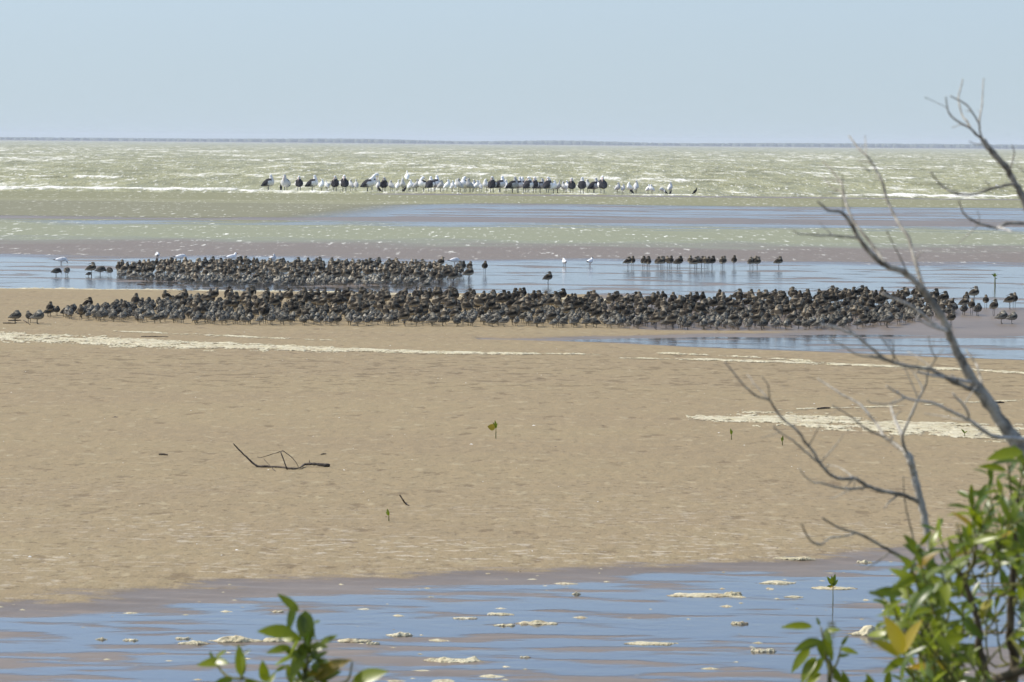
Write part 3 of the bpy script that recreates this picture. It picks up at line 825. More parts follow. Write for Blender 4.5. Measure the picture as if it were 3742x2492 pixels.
# --- pelicans, white wading birds and cormorants in the row at the edge of the sea (photo x, photo foot y, kind, pose, yaw, size)
R_ = math.radians
def A_(cx): return 900 + 0.2972 * cx
def B_(cx): return 1550 + 0.2972 * cx
def C_(cx): return 2000 + 0.2972 * cx
row = []   # (px, dy, kind, pose, yaw, size)
for cx, dy, k, p, yw, s in [
    (270, 0, 'P', 0, 25, .97), (485, 2, 'P', 0, 250, 1.0), (425, -2, 'K', 0, 100, .9), (648, 0, 'P', 1, 95, .92), (810, 0, 'P', 0, 20, .96), (925, 0, 'E', 0, 60, 1.0), (990, -2, 'E', 1, 120, .85),
    (1015, -3, 'K', 1, 10, 1.0), (1090, 0, 'P', 1, 85, .94), (1205, 1, 'P', 1, 100, 1.0), (1290, 0, 'E', 0, 130, 1.0), (1350, 0, 'E', 1, 100, 1.0), (1490, 1, 'P', 2, 25, .98), (1545, -3, 'P', 0, 40, .95),
    (1622, -1, 'E', 0, 70, .95), (1632, 0, 'K', 0, 160, .8), (1692, 0, 'P', 1, 75, .88), (1785, 0, 'E', 0, 140, .95), (1860, 0, 'E', 1, 75, .95), (1925, 0, 'E', 0, 260, 1.1), (1948, 1, 'K', 0, 30, .85),
    (1975, -4, 'E', 1, 90, 1.2), (2012, 0, 'E', 0, 60, 1.0), (2050, -2, 'E', 2, 200, .95), (2092, 0, 'E', 0, 20, 1.05), (2180, 0, 'P', 1, 200, .92)]:
    row.append((A_(cx), dy, k, p, yw, s))
for cx, dy, k, p, yw, s in [
    (70, 1, 'P', 0, 70, .94), (128, -2, 'P', 0, 35, .98), (200, 0, 'E', 0, 40, 1.0), (228, -2, 'E', 1, 120, .9), (282, 1, 'E', 0, 30, 1.05), (345, 0, 'E', 0, 60, .95), (383, -3, 'E', 1, 80, .95), (432, 1, 'E', 0, 150, 1.15), (502, 0, 'P', 1, 230, .95),
    (560, 1, 'E', 0, 170, 1.15), (603, -1, 'E', 0, 60, 1.0), (642, 0, 'E', 0, 30, 1.0), (690, 0, 'E', 1, 110, .95), (768, 0, 'E', 0, 200, 1.1), (832, 1, 'P', 1, 80, .97), (930, 0, 'P', 0, 30, .98), (1005, -2, 'E', 0, 90, 1.0),
    (1085, 1, 'P', 0, 20, .95), (1150, -1, 'P', 0, 35, .93), (1232, -2, 'P', 0, 150, .92), (1276, 1, 'P', 1, 50, .96), (1357, 0, 'P', 1, 80, .95), (1425, -2, 'P', 0, 20, .85), (1518, 1, 'P', 1, 60, .97), (1590, 1, 'E', 0, 35, 1.05), (1642, 0, 'E', 1, 40, 1.0),
    (1718, 0, 'E', 0, 140, .95), (1748, -1, 'E', 0, 60, 1.0), (1812, 1, 'P', 1, 95, .93), (1940, 1, 'P', 0, 85, .97), (2015, -2, 'E', 0, 140, 1.1), (2085, 0, 'P', 0, 30, .92), (2192, 2, 'P', 1, 100, 1.06)]:
    row.append((B_(cx), dy, k, p, yw, s))
for cx, dy, k, p, yw, s in [
    (862, 0, 'E', 0, 30, .9), (930, 0, 'E', 0, 60, .78), (1015, 1, 'E', 0, 210, .95), (1035, 1, 'K', 0, 200, .75), (1090, 1, 'E', 0, 75, 1.08), (1240, 0, 'E', 0, 20, .78), (1285, 1, 'E', 0, 150, .8),
    (1410, 0, 'E', 2, 200, .7), (1450, 1, 'K', 1, 190, .7), (1508, -1, 'E', 0, 60, .95), (1518, 1, 'K', 0, 40, .6), (1820, 1, 'K', 0, 20, .85)]:
    row.append((C_(cx), dy, k, p, yw, s))
row.sort()
ORD = ["first", "second", "third", "fourth", "fifth", "sixth", "seventh", "eighth", "ninth", "tenth", "eleventh", "twelfth"]
def ordinal(i):
    if i < 12: return ORD[i]
    n = i + 1; suf = {1: "st", 2: "nd", 3: "rd"}.get(n % 10 if n % 100 not in (11, 12, 13) else 0, "th"); return f"{n}{suf}"
cnt = {'P': 0, 'E': 0, 'K': 0}
tot_ = {k: sum(1 for r in row if r[2] == k) for k in cnt}
for px, dy, k, p, yw, s in row:
    base_y = 700.5 + (px - 980) * 0.0068 + dy * 0.9
    g = G(px, base_y)
    i = cnt[k]; cnt[k] += 1
    face = yw % 360
    view = "seen from behind" if 50 <= face <= 130 else ("facing the camera" if 220 <= face <= 320 else ("facing right" if face < 50 or face > 320 else "facing left"))
    if k == 'P':
        pose = {0: "bill lowered", 1: "head tucked", 2: "preening with arched neck"}[p]
        lab = f"{ordinal(i)} pelican from the left in the sea-edge row, {view}, {pose}"
        put(PEL[p], "pelican", g, R_(yw), s * 1.13, lab, "pelican", "pelicans in the row at the sea's edge")
    elif k == 'E':
        pose = {0: "hunched", 1: "with head up", 2: "with head down"}[p]
        lab = f"{ordinal(i)} white wading bird from the left in the sea-edge row, {pose}"
        put(EGR[p], "white_wading_bird", g, R_(yw), s * 1.18, lab, "wading bird", "white wading birds in the row at the sea's edge")
    else:
        lab = "lone black cormorant at the far right end of the sea-edge row" if i == tot_['K'] - 1 else f"{ordinal(i)} dark cormorant from the left, low among the sea-edge row"
        put(COR[p], "cormorant", g, R_(yw), s, lab, "cormorant", "cormorants in the row at the sea's edge")

# --- gulls and terns
for px, py, kd, yw, lab in [
    (224, 967, "feeding", 10, "leftmost white gull feeding in the blue pool"),
    (575, 949, "feeding", 95, "white gull seen from behind beyond the far flock's left end"),
    (661, 956, "feeding", 20, "white gull with head down just right of the one seen from behind"),
    (846, 957, "alert", 25, "white gull with dark bill standing behind the far flock"),
    (997, 962, "hunched", 60, "white gull half hidden behind the middle of the far flock"),
    (1661, 968, "feeding", 30, "white gull behind the right end of the far flock")]:
    put(GUL[kd], "gull", G(px, py), R_(yw), 1.0, lab, "gull", "gulls around the far flock")
put(GUL["tern"], "tern", G(2063, 974), R_(100), 0.98, "black-capped white tern in the pool, the left one of two", "tern", "terns in the pool")
put(GUL["tern"], "tern", G(2156, 972), R_(60), 0.95, "black-capped white tern in the pool, the right one of two", "tern", "terns in the pool")

# --- single waders with places of their own
taken = []
def lone(px, py, kd, pose, yw, s, lab):
    g = G(px, py); taken.append((g.x, g.y))
    ms = (GOD if kd == 'G' else KNO)[pose]
    put(rnd.choice(ms), "long_legged_wader" if kd == 'G' else "small_wader", g, R_(yw), s, lab, "wader",
        "waders standing apart from the flocks")
X4 = lambda c: 0.2972 * c
Y4 = lambda c: 900 + 0.2972 * c
for a in [
    (X4(692), Y4(368), 'K', 2, 20, 1.05, "small wader feeding at the far left of the pool, tail to the left"),
    (X4(820), Y4(366), 'K', 2, 80, 1.1, "small wader feeding at the far left of the pool, seen from behind"),
    (X4(1125), Y4(375), 'G', 0, 25, 1.0, "brown wader standing tall at the left of the far flock"),
    (X4(1090), Y4(376), 'K', 2, 0, 0.62, "tiny pale wader at the feet of the tall brown wader"),
    (X4(1235), Y4(356), 'K', 2, 20, 1.15, "plump wader feeding just right of the tall brown wader"),
    (X4(1350), Y4(366), 'K', 2, 120, 1.1, "wader with head down at the very edge of the far flock"),
    (X4(190), Y4(940), 'K', 0, 15, 1.0, "leftmost small wader standing on the sand of the spit"),
    (X4(360), Y4(938), 'K', 1, 120, 0.92, "pale small wader, second from the left on the sand spit"),
    (X4(462), Y4(953), 'K', 0, 20, 1.1, "small wader, third from the left on the sand spit"),
    (1400 + X4(1250), Y4(345), 'G', 1, 80, 0.97, "lone wader seen from behind just right of the far flock"),
    (1400 + X4(2030), Y4(484), 'G', 0, 30, 0.94, "lone brown wader midway between the far flock and the terns"),
    (1400 + X4(525), Y4(540), 'K', 1, 20, 1.0, "pale small wader walking in front of the far flock"),
    (1400 + X4(690), Y4(498), 'G', 0, 75, 1.05, "brown wader seen from behind in front of the far flock's right end"),
    (1400 + X4(865), Y4(482), 'G', 0, 40, 1.05, "brown wader right of the one seen from behind, facing right"),
    (1400 + X4(800), Y4(440), 'G', 0, 15, 1.0, "brown wader with tail to the left at the far flock's right end"),
    (1400 + X4(1055), Y4(440), 'G', 0, 30, 1.08, "tallest brown wader at the right end of the far flock"),
    (1400 + X4(1062), Y4(345), 'G', 1, 70, .95, "brown wader directly behind the tallest one at the flock's right end"),
    (1400 + X4(935), Y4(355), 'G', 0, 40, 1.02, "brown wader with long legs in front of the half hidden gull"),
    (1400 + X4(980), Y4(352), 'G', 0, 70, 1.0, "brown wader shoulder to shoulder with the one before the gull"),
    (1400 + X4(710), Y4(305), 'G', 1, 60, 1.05, "brown wader standing highest at the back of the far flock's right end"),
    (3476, 1196, 'G', 0, 40, .85, "wader half hidden by the grey trunk of the dead tree"),
    (3660, 1182, 'K', 0, 10, 1.1, "small wader crouching in the wet at the right edge, the left of a pair"),
    (3698, 1183, 'K', 0, 15, 1.0, "small wader crouching in the wet at the right edge, the right of a pair"),
    (3602, 1130, 'G', 1, 80, .85, "wader seen from behind standing alone right of the near flock"),
    (3632, 1155, 'G', 0, 50, .95, "wader with long legs below the lone one right of the near flock"),
    (3690, 1130, 'G', 0, 20, .92, "far right wader of a close pair, tail to the left"),
    (3706, 1128, 'G', 1, 75, .95, "rightmost wader, pale, in front of its partner"),
    (3560, 1106, 'G', 0, 25, 1.0, "brown wader standing tallest in the small group right of the near flock"),
    (3530, 1122, 'G', 0, 70, .9, "wader behind the small group right of the near flock"),
    (3524, 1140, 'G', 0, 20, .9, "wader with tail to the left in the small group right of the near flock"),
    (3550, 1150, 'G', 1, 70, .9, "wader in the middle of the small group right of the near flock"),
    (3522, 1152, 'K', 0, 60, 1.05, "small wader at the front of the small group right of the near flock"),
    (3572, 1154, 'K', 0, 50, 1.1, "small wader at the right of the small group beyond the near flock"),
    (3242, 1196, 'K', 0, 25, 1.25, "dark wader standing out in front of the near flock's right end"),
    (3284, 1186, 'K', 2, 80, 1.15, "round wader feeding beside the dark one at the near flock's right end"),
    (3154, 1197, 'G', 0, 50, .85, "pale bellied wader on long legs before the near flock's right end"),
    (2846, 982, 'G', 0, 15, .95, "lone brown wader at the right end of the line in the blue pool")]:
    lone(*a)
lx = [655, 712, 846, 895, 910, 1022, 1060, 1090, 1150, 1182, 1265, 1290, 1420, 1478, 1500, 1560, 1605, 1642, 1690, 1810, 1832, 1960, 2160, 2195, 2245]
ly = [15, 80, 70, 40, 80, 60, 35, 80, 110, 70, 30, 45, 80, 20, 30, 15, 95, 70, 40, 85, 60, 75, 60, 15, 30]
for i, (c, yw) in enumerate(zip(lx, ly)):
    face = "seen from behind" if yw > 50 else "facing right"
    lone(2100 + X4(c), Y4(278 + rnd.uniform(-8, 5)), 'G', 1 if i in (10, 23) or yw > 90 else 0, yw, rnd.uniform(.9, 1.0), f"{ordinal(i)} wader from the left in the line in the blue pool, {face}")

tick("lone")
# --- the two packed flocks
def flock(inside, box, gap, seed):
    r = random.Random(seed); out = []; cell = {}
    x0, x1, y0, y1 = box
    for _ in range(60000):
        x, y = r.uniform(x0, x1), r.uniform(y0, y1)
        if not inside(x, y): continue
        big = r.random() < big_share(x, y)
        rad = gap[0] if big else gap[1]
        ci, cj = int(x // 0.4), int(y // 0.4); ok = True
        for a in (-1, 0, 1):
            for b in (-1, 0, 1):
                for (qx, qy, qr) in cell.get((ci + a, cj + b), ()):
                    if ((qx - x) ** 2 + (qy - y) ** 2) < ((rad + qr) * 0.5) ** 2: ok = False; break
                if not ok: break
            if not ok: break
        if ok and all((qx - x) ** 2 + (qy - y) ** 2 > 0.06 for qx, qy in taken):
            cell.setdefault((ci, cj), []).append((x, y, rad)); out.append((x, y, big))
    return out
def xw(px, d): return (px - CX) / F * d
_ex = np.linspace(-14, 14, 1200)
_et = {k: fbm(_ex * 0.9, np.full(1200, k), 81) for k in (1.0, 5.0, 9.0, 13.0)}
def edge_n(x, k): return float(np.interp(x, _ex, _et[k]))
# front and back rows as (photo x -> distance)
nf_x = [160, 300, 480, 700, 1200, 1900, 2500, 2900, 3150, 3350, 3420, 3500]
nf_front = [59.6, 58.8, 58.2, 57.8, 57.7, 57.9, 58.0, 58.3, 59.3, 61.5, 62.5, 64]
nf_back = [60.5, 61.6, 63.0, 65.2, 66.2, 66.4, 66.6, 69.0, 70.0, 69.8, 68.6, 66]
def in_near(x, y):
    px = CX + x / y * F
    if px < 165 or px > 3490: return False
    n = 0.28 * edge_n(x, 1.0)
    return np.interp(px, nf_x, nf_front) + n < y < np.interp(px, nf_x, nf_back) + 0.8 * edge_n(x, 5.0)
ff_x = [420, 560, 700, 1000, 1300, 1480, 1600, 1680]
ff_front = [78.5, 75.8, 74.4, 74.0, 74.2, 75.0, 76.5, 78.5]
ff_back = [81.5, 83.5, 84.2, 84.6, 84.4, 84.0, 83.0, 81.5]
def in_far(x, y):
    px = CX + x / y * F
    if px < 425 or px > 1680: return False
    return np.interp(px, ff_x, ff_front) + 0.35 * edge_n(x, 9.0) < y < np.interp(px, ff_x, ff_back) + 0.5 * edge_n(x, 13.0)
def big_share(x, y):
    px = CX + x / y * F
    if y < 72:
        t = (y - np.interp(px, nf_x, nf_front)) / 7.0
        v = 0.12 + 0.75 * t
        if px < 900: v *= 0.25 + 0.6 * max(0, (px - 420) / 480)
        return min(0.8, max(0.03, v + 0.22 * math.sin(x * 2.1 + math.sin(y * 1.7)) * math.sin(y * 1.9 + x * .6)))
    return min(0.92, max(0.1, (y - 75.2) / 4.0))
near = flock(in_near, (-10, 10, 56, 72), (0.315, 0.20), 3)
far = flock(in_far, (-11, 1, 73, 86), (0.32, 0.225), 4)
allb = [(x, y, b, 'near') for x, y, b in near] + [(x, y, b, 'far') for x, y, b in far]
allb.sort(key=lambda t: t[1])
made = {True: sum(1 for o in COL.objects if o.name.startswith("long_legged_wader")), False: sum(1 for o in COL.objects if o.name.startswith("small_wader"))}
rest = {}
def flock_label(x, y, b, w, yaw, pose, shade):
    px = CX + x / y * F
    deg = math.degrees(yaw) % 360
    face = "facing away" if 50 <= deg <= 130 else ("facing camera" if 220 <= deg <= 320 else ("facing left" if 130 < deg < 220 else "facing right"))
    how = {0: "head tucked", 1: "neck in", 2: "neck up" if b else "head down"}[pose]
    xs_, fr, bk, x0_, x1_, nm = (nf_x, nf_front, nf_back, 165, 3490, "near flock") if w == 'near' else (ff_x, ff_front, ff_back, 425, 1680, "far flock")
    t = (y - np.interp(px, xs_, fr)) / max(.5, np.interp(px, xs_, bk) - np.interp(px, xs_, fr))
    rowt = "front edge" if t < .15 else ("second rows" if t < .4 else ("middle" if t < .7 else "back"))
    k = int(min(9, max(0, (px - x0_) / (x1_ - x0_) * 10)))
    part = f"{ordinal(k)} tenth" if k else "left tip"
    if k == 9: part = "right end"
    kind = f"{shade} brown wader" if b else f"{shade} grey wader"
    return f"{kind}, {how}, {face}, {rowt}, {part} of {nm} from left" if 0 < k < 9 else f"{kind}, {how}, {face}, {rowt}, {part} of {nm}"
SH_B, SH_S = ("dark", "mid", "pale"), ("dark", "pale")
GRP = {('near', True): "brown waders in the near flock", ('near', False): "small grey waders in the near flock", ('far', True): "brown waders in the far flock", ('far', False): "small grey waders in the far flock"}
zall = np.maximum(terrain(np.array([t[0] for t in allb]), np.array([t[1] for t in allb])), -0.012)
for (x, y, b, w), z in zip(allb, zall):
    z = float(z)
    u = rnd.random()
    yaw = R_(rnd.gauss(50, 42)) if u < 0.8 else R_(rnd.uniform(0, 360))
    if b: pose = 0 if rnd.random() < 0.82 else (1 if rnd.random() < 0.9 else 2)
    else: pose = 0 if rnd.random() < 0.75 else (1 if rnd.random() < 0.85 else 2)
    ms = (GOD if b else KNO)[pose]; mi = rnd.randrange(len(ms)); me = ms[mi]; shade = (SH_B if b else SH_S)[mi] if len(ms) > 1 else "mid"
    s = rnd.uniform(0.78, 1.08) * (0.93 if b else 0.86)
    if made[b] < 300:
        made[b] += 1
        put(me, "long_legged_wader" if b else "small_wader", (x, y, z), yaw, s, flock_label(x, y, b, w, yaw, pose, shade), "wader", GRP[(w, b)])
    else:
        rest.setdefault((w, b), []).append((me, x, y, z, yaw, s))
cache = {}
def arrays(me):
    if me.name not in cache:
        n = len(me.vertices); co = np.empty(n * 3, np.float32); me.vertices.foreach_get("co", co)
        cl = np.empty(n * 4, np.float32); me.color_attributes["plumage"].data.foreach_get("color", cl)
        cache[me.name] = (co.reshape(-1, 3), cl.reshape(-1, 4), [tuple(p.vertices) for p in me.polygons])
    return cache[me.name]
for (w, b), lst in rest.items():
    CO, CL, FS, base = [], [], [], 0
    for me, x, y, z, yaw, s in lst:
        co, cl, fs = arrays(me)
        c, sn = math.cos(yaw), math.sin(yaw)
        q = np.empty_like(co); q[:, 0] = (co[:, 0] * c - co[:, 1] * sn) * s + x; q[:, 1] = (co[:, 0] * sn + co[:, 1] * c) * s + y; q[:, 2] = co[:, 2] * s + z
        k = cl.copy(); k[:, :3] *= rnd.uniform(0.55, 1.45)
        CO.append(q); CL.append(k); FS += [tuple(i + base for i in f) for f in fs]; base += len(co)
    nm = "wader_flock"
    me = mesh_from(nm, np.concatenate(CO), FS, [M_PLUM])
    a = me.color_attributes.new("plumage", 'FLOAT_COLOR', 'POINT'); a.data.foreach_set("color", np.concatenate(CL).ravel())
    lab = {('near', True): "dark brown waders filling the back of the near flock", ('near', False): "small grey waders filling the middle of the near flock",
           ('far', True): "brown waders massed at the back of the far flock", ('far', False): "small grey waders massed in the far flock"}[(w, b)]
    tag(link(nm, me), lab, "waders", None, "stuff")
print("FLOCK", len(near), len(far), made, {k: len(v) for k, v in rest.items()})

tick("fl")
# ------------------------------------------------------------------ driftwood, twigs and seedlings on the sand
def smooth_path(P, rad, sub=4):
    P = [Vector(p) for p in P]; n = len(P); Q, Rr = [], []
    for i in range(n - 1):
        p0, p1, p2, p3 = P[max(i - 1, 0)], P[i], P[i + 1], P[min(i + 2, n - 1)]
        for k in range(sub):
            t = k / sub
            Q.append(0.5 * ((2 * p1) + (p2 - p0) * t + (2 * p0 - 5 * p1 + 4 * p2 - p3) * t * t + (3 * p1 - p0 - 3 * p2 + p3) * t ** 3))
            Rr.append(rad[i] + (rad[i + 1] - rad[i]) * t)
    Q.append(P[-1]); Rr.append(rad[-1])
    return Q, Rr
def limb(name, P, rad, mat, parent, seg=7, sub=4, knob=0.12):
    Q, Rr = smooth_path(P, rad, sub)
    org = parent.matrix_world.translation if parent else Vector((0, 0, 0))
    org = parent.location if parent else Vector((0, 0, 0))
    Rr = [r * (1 + knob * rnd.uniform(-1, 1)) for r in Rr]
    jit = [Vector((rnd.gauss(0, 1), rnd.gauss(0, 1), rnd.gauss(0, 1))) * r * 0.12 for r in Rr]
    Q = [q - org + j for q, j in zip(Q, jit)]
    V, Fc = tube(Q, Rr, seg)
    return link(name, mesh_from(name, V, Fc, [mat]), parent)
def lin(a, b, n): return [a + (b - a) * i / (n - 1) for i in range(n)]

def upright(px, py, gx, gy):
    """a point straight above a ground spot: photo position px, py at the distance of ground point gx, gy"""
    g = ground(gx, gy); r = ray(px, py); return Vector((0, 0, CAM_H)) + r * (g.y / r.y)
db = empty("fallen_branch", ground(994, 1708)); tag(db, "dark dry forked branch lying on the bare sand", "branch")
def on(px, py, lift=0.0): g = ground(px, py); g.z += lift; return g
limb("main_stem", [upright(852, 1620, 930, 1707), upright(880, 1650, 935, 1707), upright(907, 1676, 937, 1707), on(940, 1707, .012), on(994, 1709, .012), on(1020, 1710, .012), on(1086, 1716, .012),
     on(1110, 1706, .02), upright(1132, 1695, 1125, 1706), upright(1165, 1697, 1160, 1706), upright(1206, 1701, 1200, 1706)],
     [.005, .007, .009, .012, .010, .009, .009, .011, .015, .015, .016], M_DRIFT, db, 7, 4, 0.2)
limb("twig", [on(1050, 1716, .0), upright(1036, 1680, 1050, 1716), upright(1025, 1648, 1050, 1716)], [.008, .006, .005], M_DRIFT, db)
limb("twig", [upright(1033, 1647, 1052, 1712), upright(1018, 1652, 1045, 1712), upright(979, 1664, 1020, 1708), upright(952, 1672, 1000, 1706), upright(940, 1669, 995, 1706)], [.005, .0045, .0035, .003, .002], M_DRIFT, db)
limb("twig", [upright(1033, 1647, 1052, 1712), upright(1063, 1668, 1075, 1712), upright(1082, 1690, 1088, 1712), on(1091, 1709)], [.005, .004, .003, .003], M_DRIFT, db)
limb("twig", [upright(963, 1676, 1000, 1714), upright(985, 1700, 1003, 1716), on(1007, 1722)], [.002, .003, .0035], M_DRIFT, db)
limb("twig", [upright(1132, 1697, 1125, 1706), upright(1130, 1680, 1125, 1706)], [.007, .002], M_DRIFT, db)
st = empty("stick", ground(1490, 1848)); tag(st, "short dark stick slanting out of the sand above the small seedling", "stick")
limb("main_stem", [on(1494, 1849, .005), on(1480, 1842, .012), upright(1472, 1826, 1481, 1845), upright(1460, 1808, 1478, 1845)], [.004, .008, .007, .006], M_DRIFT, st)
for x0, y0, x1, y1, r, lab in [(10, 1182, 58, 1183, .012, "thin stick on the sand at the left picture edge"), (31, 1173, 77, 1172, .012, "thin stick under the leftmost small wader"), (86, 1172, 110, 1187, .01, "slanting twig between the leftmost small waders"),
    (580, 1663, 612, 1664, .010, "short dark stick left of the fallen branch"), (1172, 1662, 1192, 1660, .006, "tiny stick above the right end of the fallen branch"), (515, 1231, 615, 1232, .009, "stick lying along the foam line below the near flock"),
    (2985, 1496, 3034, 1493, .012, "dark stick on the sand above the broad foam mat"), (3634, 1474, 3670, 1473, .011, "dark stick beside the leaning dead trunk"), (500, 1039, 532, 1041, .014, "dark stick floating in the pool by the far flock")]:
    p, q = on(x0, y0, r * .8), on(x1, y1, r * .8)
    o = empty("stick", (p + q) / 2); limb("main_stem", [p, (p + q) / 2 + Vector((0, .01, 0.002)), q], [r * .7, r, r * .6], M_DRIFT, o); tag(o, lab, "stick", "sticks on the flats")

def leaf_mesh(name, mat, w=0.32, curl=0.15, fold=0.25, n=9, thick=None):
    V, Fc = [], []
    for i in range(n):
        t = i / (n - 1); hw = w * 0.5 * 1.1 * (t ** 0.7 * (1 - t) ** 1.0) / 0.3155 + 0.004
        z = -curl * t * t
        V += [(t, -hw, z + fold * hw), (t, 0, z), (t, hw, z + fold * hw)]
    for i in range(n - 1):
        a = i * 3; Fc += [(a, a + 3, a + 4, a + 1), (a + 1, a + 4, a + 5, a + 2)]
    return mesh_from(name, V, Fc, [mat])
LEAVES = [leaf_mesh("leaf", M_LEAF, w, c, f) for w, c, f in ((.27, .14, .3), (.32, .28, .2), (.24, -.05, .35), (.34, .2, .25), (.29, .4, .4), (.27, .05, .15))]
LEAVES_W = [leaf_mesh("leaf", M_LEAF, w, c, f) for w, c, f in ((.30, .10, .15), (.34, .18, .12), (.28, -.04, .15), (.38, .14, .15), (.32, .2, .2), (.30, .05, .1))]
LEAF_Y = [leaf_mesh("leaf", M_YELL, .34, .1, .3), leaf_mesh("leaf", M_BROWN, .38, .3, .3)]
def leaf(me, base, tip, parent, roll=0.0, name="leaf", nrm=None):
    d = tip - base; L = d.length; d.normalize()
    n = nrm or Vector((-0.2, -0.55, 0.8))
    y = n.cross(d)
    if y.length < 1e-3: y = Vector((1, 0, 0))
    y.normalize(); z = d.cross(y)
    m = Matrix((d, y, z)).transposed() @ Matrix.Rotation(roll, 3, 'X')
    o = link(name, me, parent)
    org = parent.location
    o.matrix_local = Matrix.Translation(base - org) @ m.to_4x4() @ Matrix.Scale(L, 4)
    return o

def seedling(gx, gy, top_y, leaves, lab, r=.006, lean=0):
    g = ground(gx, gy); o = empty("mangrove_seedling", g); tag(o, lab, "seedling", "seedlings on the flats")
    P = [Vector((g.x, g.y, g.z - .02)), upright(gx + lean * .4, gy + (top_y - gy) * .5, gx, gy), upright(gx + lean, top_y, gx, gy)]
    limb("stem", P, [r, r * .8, r * .6], M_STEM if top_y > 0 else M_DRIFT, o, 6, 3, .08)
    k = g.y / F
    for me, (dx0, dy0), (dx1, dy1), dep, roll in leaves:
        b = upright(gx + lean + dx0, top_y + dy0, gx, gy); tp = upright(gx + lean + dx1, top_y + dy1, gx, gy); tp.y += dep
        leaf(me, b, tp, o, roll * .5, "leaf", Vector((-.1, -1, .35)))
    return o
Y_, B_r = LEAF_Y
seedling(1812, 1603, 1566, [(LEAVES[0], (0, 0), (-2, -31), .02, .9), (leaf_mesh("leaf", M_YELL, .75, .1, .1), (-2, -2), (-30, -9), -.02, .0), (LEAVES[3], (0, 0), (3, -20), -.03, -1.0), (LEAVES[2], (0, -3), (-12, -22), .03, 1.2)], "seedling with one drooping yellow leaf standing mid sand")
seedling(1421, 1904, 1884, [(LEAVES[3], (0, 0), (-6, -25), -.01, .2), (LEAVES[1], (0, 0), (-12, -16), .02, .4)], "tiny one-leaved seedling below the slanting stick")
seedling(2673, 1607, 1588, [(LEAVES[3], (0, 0), (-3, -22), -.01, .2), (LEAVES[1], (0, 0), (4, -16), .02, -.4)], "small seedling on sand left of the bare branches")
seedling(2859, 1628, 1612, [(LEAVES[1], (0, 0), (2, -20), -.01, .3), (LEAVES[0], (0, 4), (-4, -14), .02, .6)], "small narrow seedling seen just behind the lowest bare branch")
seedling(3525, 1597, 1582, [(LEAVES[3], (0, 0), (-11, -15), .0, .2), (LEAVES[3], (0, 0), (9, -8), -.01, -.2)], "two-leaved seedling at the lower edge of the broad foam mat")
seedling(3044, 2212, 2142, [(LEAVES[3], (0, 0), (-22, -2), -.02, .2), (LEAVES[3], (0, -2), (-20, -36), .01, .3), (LEAVES[1], (0, -2), (6, -44), -.01, -.2), (LEAVES[3], (1, 0), (16, -26), -.015, -.4), (Y_, (0, 0), (-12, 2), -.03, .9), (LEAVES[5], (0, -4), (-6, -40), -.02, .2)], "seedling with a round leafy head standing in the near pool", .004)
seedling(3636, 1049, 1012, [(LEAVES[1], (0, 0), (-10, -12), -.02, .2), (LEAVES[3], (0, -2), (-3, -16), .01, .3), (LEAVES[1], (0, -2), (8, -8), -.01, -.2), (LEAVES[3], (1, 6), (9, 4), -.015, -.4), (LEAVES[0], (0, 0), (3, -15), .0, .1)], "distant sapling standing in the blue pool near the right edge", .018)

# shell bits and dark crumbs strewn on the sand
def crumbs(name, n, mat, size, lab, seed, dr):
    r = random.Random(seed); V, Fc = [], []
    dd = [dr[0] + (dr[1] - dr[0]) * r.random() ** 1.2 for _ in range(n)]
    xx = [r.uniform(-1.3, 1.3) * .156 * d for d in dd]
    zz = terrain(np.array(xx), np.array(dd))
    for x, d, z in zip(xx, dd, zz):
        z = float(z)
        if z < 0.018: continue
        s = size * r.lognormvariate(0, .45); b = len(V)
        for k in range(5):
            a = k * 1.2566 + r.random() * .6; V.append((x + s * math.cos(a) * r.uniform(.7, 1.6), d + s * math.sin(a), z - .002))
        V.append((x + s * .2 * r.uniform(-1, 1), d, z + s * r.uniform(.2, .5)))
        Fc += [(b + k, b + (k + 1) % 5, b + 5) for k in range(5)]
    tag(link(name, mesh_from(name, V, Fc, [mat], False)), lab, None, None, "stuff")
crumbs("shell_grit", 650, M_SHELL, .0055, "white shell fragments strewn on the sand", 5, (25, 58))
crumbs("dark_debris", 500, M_CLOD, .006, "dark crumbs of debris strewn on the sand", 6, (25, 57))

tick("sand")
fr_ = random.Random(77); V, Fc = [], []
dd = [19.3 + 7.2 * fr_.random() for _ in range(260)]; xx = [fr_.uniform(-1.25, 1.25) * .156 * d for d in dd]
zz = terrain(np.array(xx), np.array(dd))
for x, d, z in zip(xx, dd, zz):
    if z > 0.02: continue
    z = max(float(z), 0.0); s_ = min(.06, .011 * fr_.lognormvariate(0, .7)); b = len(V)
    for k in range(7):
        a = k * .8976 + fr_.random() * .5; V.append((x + s_ * 1.8 * math.cos(a) * fr_.uniform(.6, 1.3), d + s_ * math.sin(a) * fr_.uniform(.6, 1.2), z - .001))
    V.append((x + s_ * fr_.uniform(-.6, .6), d, z + min(.012, s_ * fr_.uniform(.15, .5))))
    Fc += [(b + k, b + (k + 1) % 7, b + 7) for k in range(7)]
fm_ = mesh_from("foam_flecks", V, Fc, [M_FOAM])
a_ = fm_.attributes.new("cover", 'FLOAT', 'POINT'); a_.data.foreach_set("value", np.full(len(V), 0.75, np.float32))
tag(link("foam_flecks", fm_), "tiny foam flecks scattered over the near pool", None, None, "stuff")
